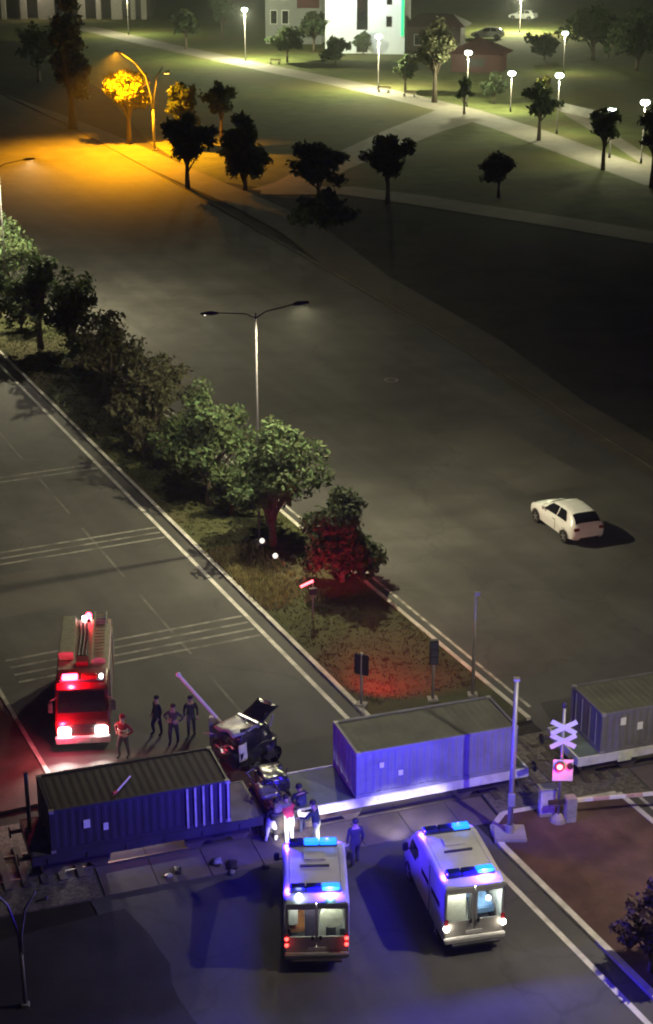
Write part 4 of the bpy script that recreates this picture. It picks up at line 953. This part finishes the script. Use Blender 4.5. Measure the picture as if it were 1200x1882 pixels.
# torn hose / strap trailing from it to the wreckage on the track
p0 = (-2.72, 52.35); p1 = (-2.31, 49.92); p2 = (-1.85, 48.58)
o = MB().tube([(*p0, .7), (*p1, 1.22), (*p2, 1.14)], [.05, .07, .05], 7).build('torn_strap', BLACKP, smooth=True)
tag(o, 'black torn strap trailing from the wrecked car over the wagon end', 'strap')
# crushed wreckage jammed between the wagons
gx, gy = tb(-1.05, 1.25)
gw = thing('car_wreckage', 'crumpled dark car remains jammed between the two wagons', 'wreckage', (gx, gy, 0), RAIL_A)
dent_box(-.5, .62, -1.3, 1.1, .30, 1.25, 'crushed_body', DARKST, gw, .16, 1.6, 11, 7, .1)
dent_box(-.42, .66, -.2, 1.2, 1.15, 1.75, 'crushed_roof', BLACKC, gw, .16, 1.9, 12, 7, .1, .15)
dent_box(-.35, .35, -1.25, -.35, 1.18, 1.42, 'torn_panel', mat('torn_panel_brown', (.22, .19, .14), .5, var=.4), gw, .14, 2.4, 13, 6, .03)
dent_box(-.6, .1, -.7, .1, 1.4, 1.6, 'bent_bonnet', mat('bent_grey', (.25, .24, .22), .4, metal=.4), gw, .12, 2.4, 14, 6, .02)
for k in range(7):
    rg = random.Random(50 + k); a = Vector((rg.uniform(-.5, .5), rg.uniform(-1.2, .9), 1.2))
    MB().tube([a, a + Vector((rg.uniform(-.3, .3), rg.uniform(-.4, .4), .35)), a + Vector((rg.uniform(-.5, .5), rg.uniform(-.6, .6), .5))], .03, 5).build('bent_strut', GALV if k % 2 else DARKST, gw)
wheel(gw, -.55, -.9, .3, .2)
for k in range(16):
    rg = random.Random(90 + k)
    x, y = tb(rg.uniform(-6.5, 1.5), rg.uniform(-1.6, -.5))
    if rg.random() < .6:
        o = dent_box(-.12, .12, -.08, .08, 0.02, .07 + .06*rg.random(), 'debris', DARKST if k % 3 else SILV, None, .03, 5, k, 2, .01)
        o.location = (x, y, .03); o.rotation_euler = (0, 0, rg.uniform(0, 6)); s_ = rg.uniform(.6, 1.9); o.scale = (s_, s_, 1)
        tag(o, 'small piece of crash debris on the crossing before the train', 'debris', 'crash debris')

# ================================================================== SIGNS, SIGNALS, POLES
pale = mat('sign_white', (0.72, 0.7, 0.72), .5, var=.08, scale=4); redm = mat('sign_red', (0.55, 0.03, 0.03), .5)
RED_ON = glow('signal_lit_red', (1.0, 0.05, 0.08), 26)
ct = thing('crossing_signal', 'level crossing sign with two stacked crosses and a red light', 'signal', (*(8.07, 49.63), .1), 0.0)
MB().tube([(0, 0, -.1), (0, 0, .12), (0, 0, .3)], [.34, .26, .08], 10).build('footing', CONC, ct)
MB().tube([(0, 0, .1), (0, 0, 4.45)], .055, 10).build('pole', GALV, ct, smooth=True)
for i, z in enumerate((3.72, 3.2)):
    for s_ in (-1, 1):
        bo = MB().bar((-.43, -.075 - .03*(s_ > 0), z - s_*.23), (.43, -.075 - .03*(s_ > 0), z + s_*.23), .025, .17).build('cross_arm', pale, ct)
hz = 2.25
bk = MB().box(-.32, .42, -.10, -.06, hz - .62, hz + .25).build('back_board', pale, ct, bevel=.02)
MB().tube([(-.08, -.10, hz), (-.08, -.20, hz)], .17, 14).build('lamp_housing', BLACKP, bk)
MB().tube([(-.08, -.202, hz), (-.08, -.215, hz)], .10, 14).build('red_lens', RED_ON, bk)
MB().tube([(.28, -.10, hz), (.28, -.18, hz)], .11, 14).build('lamp_housing', BLACKP, bk)
MB().ball((0, 0, 4.55), .11, 8, 6, 1.3).build('bell', DARKST, ct)
lamp('signal_light', 'POINT', (-.08, -.4, hz), 25, (1, .05, .12), ct, .08)
# control cabinet beside it
cb = thing('control_cabinet', 'pale control cabinet standing left of the crossing signal', 'cabinet', (*(7.72, 50.09), .1), 0.15)
MB().box(-.3, .3, -.2, .2, 0, .1).build('plinth', CONC, cb); MB().box(-.27, .27, -.18, .18, .1, 1.05).build('case', pale, cb, bevel=.02)
MB().box(-.22, .22, -.195, -.182, .18, .98).build('door', mat('cabinet_grey', (.5, .5, .52), .5), cb); MB().box(-.32, .32, -.23, .23, 1.05, 1.1).build('cover', GALV, cb)
# barrier boom across the far carriageway
bxy = rl(28.6, 40.6)
bt_ = thing('barrier', 'lowered striped barrier boom reaching to the right edge', 'barrier', (*(8.47, 49.66), .1), math.atan2((11.48, 50.16)[1] - (8.47, 49.66)[1], (11.48, 50.16)[0] - (8.47, 49.66)[0]))
MB().box(-.2, .2, -.2, .2, 0, .95).build('drive_box', mat('barrier_box', (.3, .28, .27), .5), bt_, bevel=.03)
for k in range(14): MB().box(.2 + k*.6, .8 + k*.6, -.04, .04, .72, .84).build('boom_segment', pale if k % 2 == 0 else mat('boom_red', (.5, .33, .30), .5), bt_)
MB().bar((-.2, 0, .78), (-.8, 0, .78), .1, .16).build('counterweight', DARKST, bt_)
# leaning mast by the crossing with concrete pad
mp = thing('mast', 'slim pale blue lit mast on a concrete pad right of the train container', 'pole', (*(6.29, 48.76), .1))
MB().box(-.55, .55, -.5, .5, -.1, .1).build('pad', CONC, mp, bevel=.03)
MB().tube([(0, 0, .1), (0, 0, 5.92)], [.10, .075], 10).build('pole', GALV, mp, smooth=True)
MB().tube([(0, 0, .1), (0, 0, .4)], .15, 10).build('collar', GALV, mp); MB().box(-.1, .1, -.1, .1, 5.92, 5.92 + .08).build('cap', GALV, mp)
MB().box(-.12, .12, -.2, -.08, 1.2, 1.7).build('junction_box', GALV, mp, bevel=.02)
# signal posts on the near end of the grass median
s1 = thing('signal_post', 'thin purple lit pole on the median edge above the train', 'pole', (*(5.86, 58.99), .1))
MB().tube([(0, 0, 0), (0, 0, 4.41)], [.075, .06], 8).build('pole', GALV, s1, smooth=True); MB().box(-.06, .16, -.06, .06, 4.41, 4.41 + .12).build('lamp_head', GALV, s1)
MB().box(-.2, .2, -.2, .2, -.1, .08).build('footing', CONC, s1)
s2 = thing('traffic_signal', 'short dark traffic signal with purple lit housing on the median', 'signal', (*(4.24, 58.62), .1), .1)
MB().tube([(0, 0, 0), (0, 0, 2.5)], .06, 8).build('post', GALV, s2, smooth=True); MB().box(-.2, .2, -.2, .2, -.1, .08).build('footing', CONC, s2)
hh = MB().box(-.17, .17, -.14, .1, 1.6, 2.65).build('housing', BLACKP, s2, bevel=.03)
for z in (1.78, 2.12, 2.46): MB().tube([(0, .1, z), (0, .22, z)], .13, 12).build('visor', BLACKP, hh)
for z in (1.78, 2.12, 2.46): MB().box(-.14, .14, -.15, -.142, z - .13, z + .13).build('back_cover', mat('signal_back', (.06, .06, .09), .5), hh)
s3 = thing('crossing_signal', 'dark signal post with red glow on the grass behind the container', 'signal', (*(1.38, 58.16), .1), -.4)
MB().tube([(0, 0, 0), (0, 0, 2.3)], .06, 8).build('post', GALV, s3, smooth=True); MB().box(-.2, .2, -.2, .2, -.1, .08).build('footing', CONC, s3)
h3 = MB().box(-.3, .3, -.05, .03, 1.35, 2.25).build('back_board', BLACKP, s3, bevel=.03)
MB().tube([(0, .03, 1.9), (0, .12, 1.9)], .12, 12).build('red_lens', RED_ON, h3)
lamp('signal_light', 'SPOT', (0, .3, 1.9), 1100, (1, .012, .03), s3, .08, (R(66), 0, 0), R(110), .8)
s4 = thing('warning_light', 'small red lit bar on a thin post left of the bush', 'signal', (*(-0.6, 66.19), .1), .2)
MB().tube([(0, 0, 0), (0, 0, 1.75)], .03, 8).build('post', GALV, s4, smooth=True)
MB().bar((-.55, 0, 1.62), (.02, 0, 1.86), .05, .10).build('bar', glow('warning_bar_lit', (1.0, .10, .12), 7), s4)
lamp('signal_light', 'SPOT', (.08, .12, 1.72), 900, (1, .012, .05), s4, .05, (R(90), 0, R(-26)), R(80), 1.0)
MB().box(-.16, .16, -.05, .05, 1.2, 1.5).build('panel', BLACKP, s4)
for lab, (x, y) in (('small white ball light at the foot of the round tree, upper', (-3.14, 74.32)), ('small white ball light in the dry grass, lower', (-2.44, 72.43))):
    q = thing('garden_light', lab, 'lamp', (x, y, .1), 0, 'ball lights under the tree')
    MB().tube([(0, 0, -.05), (0, 0, .32)], .03, 6).build('stem', BLACKP, q); MB().ball((0, 0, .42), .13, 10, 6).build('globe', glow('ball_light', (1, .97, .85), 1.2), q)
# raised broken boom behind the wrecked car
a0 = (-4.11, 54.08); tip = (-5.53, 55.2, 2.95); piv = (-4.21, 54.4, 1.73)
rb_ = thing('barrier', 'pale barrier boom sticking up at an angle behind the wrecked car', 'barrier', (piv[0], piv[1], 0))
d_ = Vector(tip) - Vector(piv); lo_ = Vector((0, 0, piv[2]))
MB().bar(lo_ - d_*.35, lo_ + d_, .10, .07).build('boom', pale, rb_); MB().ball(tuple(lo_ + d_), .10, 8, 6).build('boom_end', pale, rb_)
MB().box(-.16, .16, -.14, .14, 0, max(.6, piv[2] - .1)).build('drive_box', mat('barrier_box', (.3, .28, .27), .5), rb_, bevel=.03)
st = thing('pry_bar', 'thin pale pole lying across the brown container roof', 'pole', (*tb(-6.3, .9), 2.70), RAIL_A + .9)
MB().tube([(-.5, 0, .04), (.5, 0, .05)], .03, 7).build('shaft', pale, st); MB().tube([(-.5, 0, .04), (-.7, .06, .05)], .05, 7).build('hook', redm, st)
pl_ = thing('post', 'dark post at the left end of the brown roofed container', 'pole', (*tb(-9.35, 1.9), 1.1))
MB().box(-.06, .06, -.06, .06, 0, 2.1).build('shaft', BLACKP, pl_); MB().box(-.1, .1, -.1, .1, 0, .05).build('base', BLACKP, pl_)

# ================================================================== PEOPLE
SKIN = mat('skin', (0.42, 0.26, 0.19), .6, var=.1); HAIR = mat('hair_dark', (0.02, 0.016, 0.013), .7)
def cloth(n, c): return mat(n, c, .9, var=.2, scale=6, bump=.3, bscale=12)
SHOE = cloth('shoe_black', (.02, .02, .02))
def person(label, xy, rz, top, legs, lean=0.0, arms='down', h=1.74, squat=0.0, step=.12, hat=None, seed=1, z0=0.0):
    t = thing('person', label, 'person', (*xy, z0), rz, 'people at the crossing')
    k = h/1.74; rg = random.Random(seed)
    hipz = .92*(1 - squat)
    def sp(d):  # point on the spine at distance d above the hips
        return Vector((0, math.sin(lean)*d, hipz + math.cos(lean)*d))
    J = {'pelvis': (Vector((0, 0, hipz)), .145), 'waist': (sp(.2), .135), 'chest': (sp(.42), .165), 'neck': (sp(.57), .06), 'head0': (sp(.66), .085), 'head1': (sp(.76), .105), 'head2': (sp(.84), .075)}
    E = [('pelvis', 'waist'), ('waist', 'chest'), ('chest', 'neck'), ('neck', 'head0'), ('head0', 'head1'), ('head1', 'head2')]
    for s_, n in ((-1, 'l'), (1, 'r')):
        st_ = s_*step
        J['hip'+n] = (Vector((s_*.10, 0, hipz - .04)), .115)
        J['knee'+n] = (Vector((s_*.12, .04 + st_ + squat*.35, hipz*.53)), .07); J['ankle'+n] = (Vector((s_*.13, st_*.9 - .02, .09)), .05); J['toe'+n] = (Vector((s_*.15, st_*.9 + .16, .045)), .042)
        E += [('pelvis', 'hip'+n), ('hip'+n, 'knee'+n), ('knee'+n, 'ankle'+n), ('ankle'+n, 'toe'+n)]
        sh = sp(.50) + Vector((s_*.19, 0, 0)); J['sh'+n] = (sh, .068)
        if arms == 'down': el = sh + Vector((s_*.08, -.04, -.28)); wr = el + Vector((s_*.0, .10, -.24)); hd = wr + Vector((0, .04, -.08))
        elif arms == 'reach': el = sh + Vector((s_*.10, .18, -.20)); wr = el + Vector((-s_*.06, .22, -.06)); hd = wr + Vector((0, .09, -.02))
        elif arms == 'hips': el = sh + Vector((s_*.22, -.08, -.22)); wr = el + Vector((-s_*.16, .10, -.16)); hd = wr + Vector((-s_*.04, .06, -.02))
        J['el'+n] = (el, .05); J['wr'+n] = (wr, .036); J['hand'+n] = (hd, .04)
        E += [('chest', 'sh'+n), ('sh'+n, 'el'+n), ('el'+n, 'wr'+n), ('wr'+n, 'hand'+n)]
        for f in range(4):
            fa = 'fg%d%s' % (f, n); fdir = (hd - wr).normalized(); side = Vector((s_*.0 + (f - 1.5)*.02, 0, 0))
            J[fa] = (hd + fdir*(.085 - .008*abs(f - 1.2)) + side*1.2 + Vector((0, .012, 0)), .0095); E.append(('hand'+n, fa))
        J['thumb'+n] = (hd + Vector((-s_*.045, .045, .01)), .011); E.append(('wr'+n, 'thumb'+n))
    names = list(J); idx = {n: i for i, n in enumerate(names)}
    me = bpy.data.meshes.new('body'); me.from_pydata([tuple(J[n][0]*k) for n in names], [(idx[a], idx[b]) for a, b in E], [])
    o = bpy.data.objects.new('body_skin', me); C.objects.link(o)
    o.modifiers.new('skin', 'SKIN'); sv = me.skin_vertices[0].data
    for n in names: r_ = J[n][1]*k*(1.0 if n[:2] in ('fg', 'th', 'he', 'ne') else 1.14); sv[idx[n]].radius = (r_, r_*(.8 if n in ('chest', 'waist', 'pelvis') else 1))
    sv[0].use_root = True
    o.modifiers.new('sub', 'SUBSURF').levels = 1
    dg = bpy.context.evaluated_depsgraph_get(); nm = bpy.data.meshes.new_from_object(o.evaluated_get(dg)); bpy.data.objects.remove(o)
    nm.materials.clear()
    for m_ in (top, legs, SKIN, HAIR, SHOE): nm.materials.append(m_)
    segs = [(J[a][0]*k, J[b][0]*k, a, b) for a, b in E]
    def region(p):
        best = None; bd = 9
        for a, b, na, nb in segs:
            ab = b - a; u = max(0, min(1, (p - a).dot(ab)/max(1e-9, ab.length_squared))); d = (p - a - ab*u).length
            if d < bd: bd = d; best = (na, nb, u)
        na, nb, u = best
        if nb[:4] in ('toel', 'toer') : return 4
        if nb[:3] in ('hip', 'kne', 'ank'): return 1
        if nb.startswith('head') or nb == 'neck' and u > .5: return 2
        if nb.startswith(('hand', 'fg', 'thumb')): return 2
        if na == 'pelvis': return 1 if u < .3 else 0
        return 0
    for p in nm.polygons:
        p.material_index = region(p.center); p.use_smooth = True
    bo = bpy.data.objects.new('body', nm); C.objects.link(bo); bo.parent = t
    hc = J['head1'][0]*k; up_ = (J['head2'][0] - J['head1'][0]).normalized()
    fw = Vector((0, math.cos(lean), -math.sin(lean)))
    # hair or helmet cap over the skull, face features
    cap = MB().ball((0, 0, 0), .118*k, 12, 8, .95).build('helmet' if hat else 'hair', hat or HAIR, t, smooth=True)
    cap.location = hc + up_*.045*k - fw*.022*k
    MB().ball((0, 0, 0), .02*k, 6, 5).build('nose', SKIN, t, smooth=True).location = hc + fw*.115*k - up_*.012*k
    for s_ in (-1, 1): MB().ball((0, 0, 0), .013*k, 6, 5).build('eye', HAIR, t).location = hc + fw*.098*k + up_*.012*k + Vector((s_*.035*k, 0, 0))
    for s_ in (-1, 1): MB().ball((0, 0, 0), .024*k, 6, 5, 1.3).build('ear', SKIN, t).location = hc + Vector((s_*.105*k, 0, 0))
    MB().bar((-.022*k, 0, 0), (.022*k, 0, 0), .012, .008).build('mouth', mat('lips', (.3, .13, .11), .6), t).location = hc + fw*.1*k - up_*.048*k
    if hat is not None:
        bm_ = mat('reflective_band', (.6, .6, .35), .4)
        for d in (.12, .30):
            c0 = sp(d)*k; MB().loft([[(c0.x + (.205 + e)*k*math.cos(2*PI*i/16), c0.y + (.165 + e)*k*math.sin(2*PI*i/16), c0.z + zz) for i in range(16)] for e, zz in ((0, -.025), (.004, 0), (0, .025))], False).build('reflective_band', bm_, t)
    return t
dark = cloth('cloth_dark', (.03, .028, .034)); dark2 = cloth('cloth_charcoal', (.06, .055, .06)); white_c = cloth('cloth_white', (.72, .70, .62)); red_c = cloth('cloth_red', (.6, .05, .09))
pal = cloth('cloth_pale', (.62, .6, .55)); ffred = cloth('cloth_fire_red', (.22, .02, .03)); navy = cloth('cloth_navy', (.03, .035, .07)); green_c = cloth('cloth_dark_green', (.03, .05, .045)); grn = cloth('vest_lime', (.32, .36, .18))
person('firefighter in red jacket standing beside the fire engine headlight', (-7.58, 54.2), 2.6, ffred, dark2, arms='hips', hat=ffred, seed=1)
person('dark clothed bystander, leftmost of three behind the left container', (-6.49, 55.95), 2.2, dark, dark, seed=2, h=1.62)
person('dark clothed bystander, middle and nearest of three behind the left container', (-5.8, 55.28), 2.9, dark2, dark, arms='hips', seed=3, h=1.62)
person('dark clothed bystander, rightmost of three behind the left container', (-5.19, 55.95), 3.3, dark, dark2, seed=4, h=1.62)
person('person in red top and white trousers bending over the wreckage', (-1.26, 48.35), 0.25, red_c, white_c, lean=.75, arms='reach', step=.16, seed=5)
person('person in pale shirt crouching left of the red topped helper', (-1.9, 48.42), -0.5, pal, white_c, lean=.55, arms='reach', squat=.18, seed=6)
person('person in dark green jacket with pale green trousers before the left ambulance', (-0.33, 48.15), 1.2, green_c, grn, lean=.2, arms='reach', seed=7)
person('person in dark clothes standing alone between the two ambulances', (0.95, 47.03), 0.3, dark, dark, seed=8)
person('person in navy clothes reaching onto the wagon behind the red topped helper', (-0.83, 49.11), 0.6, navy, navy, lean=.3, arms='reach', seed=9)

# ================================================================== NIGHT HAZE
hm = bpy.data.materials.new('night_haze'); hm.use_nodes = True
hn = hm.node_tree.nodes; hn.remove(hn['Principled BSDF'])
pv = hn.new('ShaderNodeVolumePrincipled'); pv.inputs['Density'].default_value = 0.00045; pv.inputs['Color'].default_value = (.85, .88, .85, 1); pv.inputs['Anisotropy'].default_value = 0.2
hm.node_tree.links.new(pv.outputs[0], hn['Material Output'].inputs['Volume'])
hz_o = MB().box(-950, 950, -200, 1550, -1.0, 33.0).build('haze', hm)
hz_o['kind'] = 'stuff'
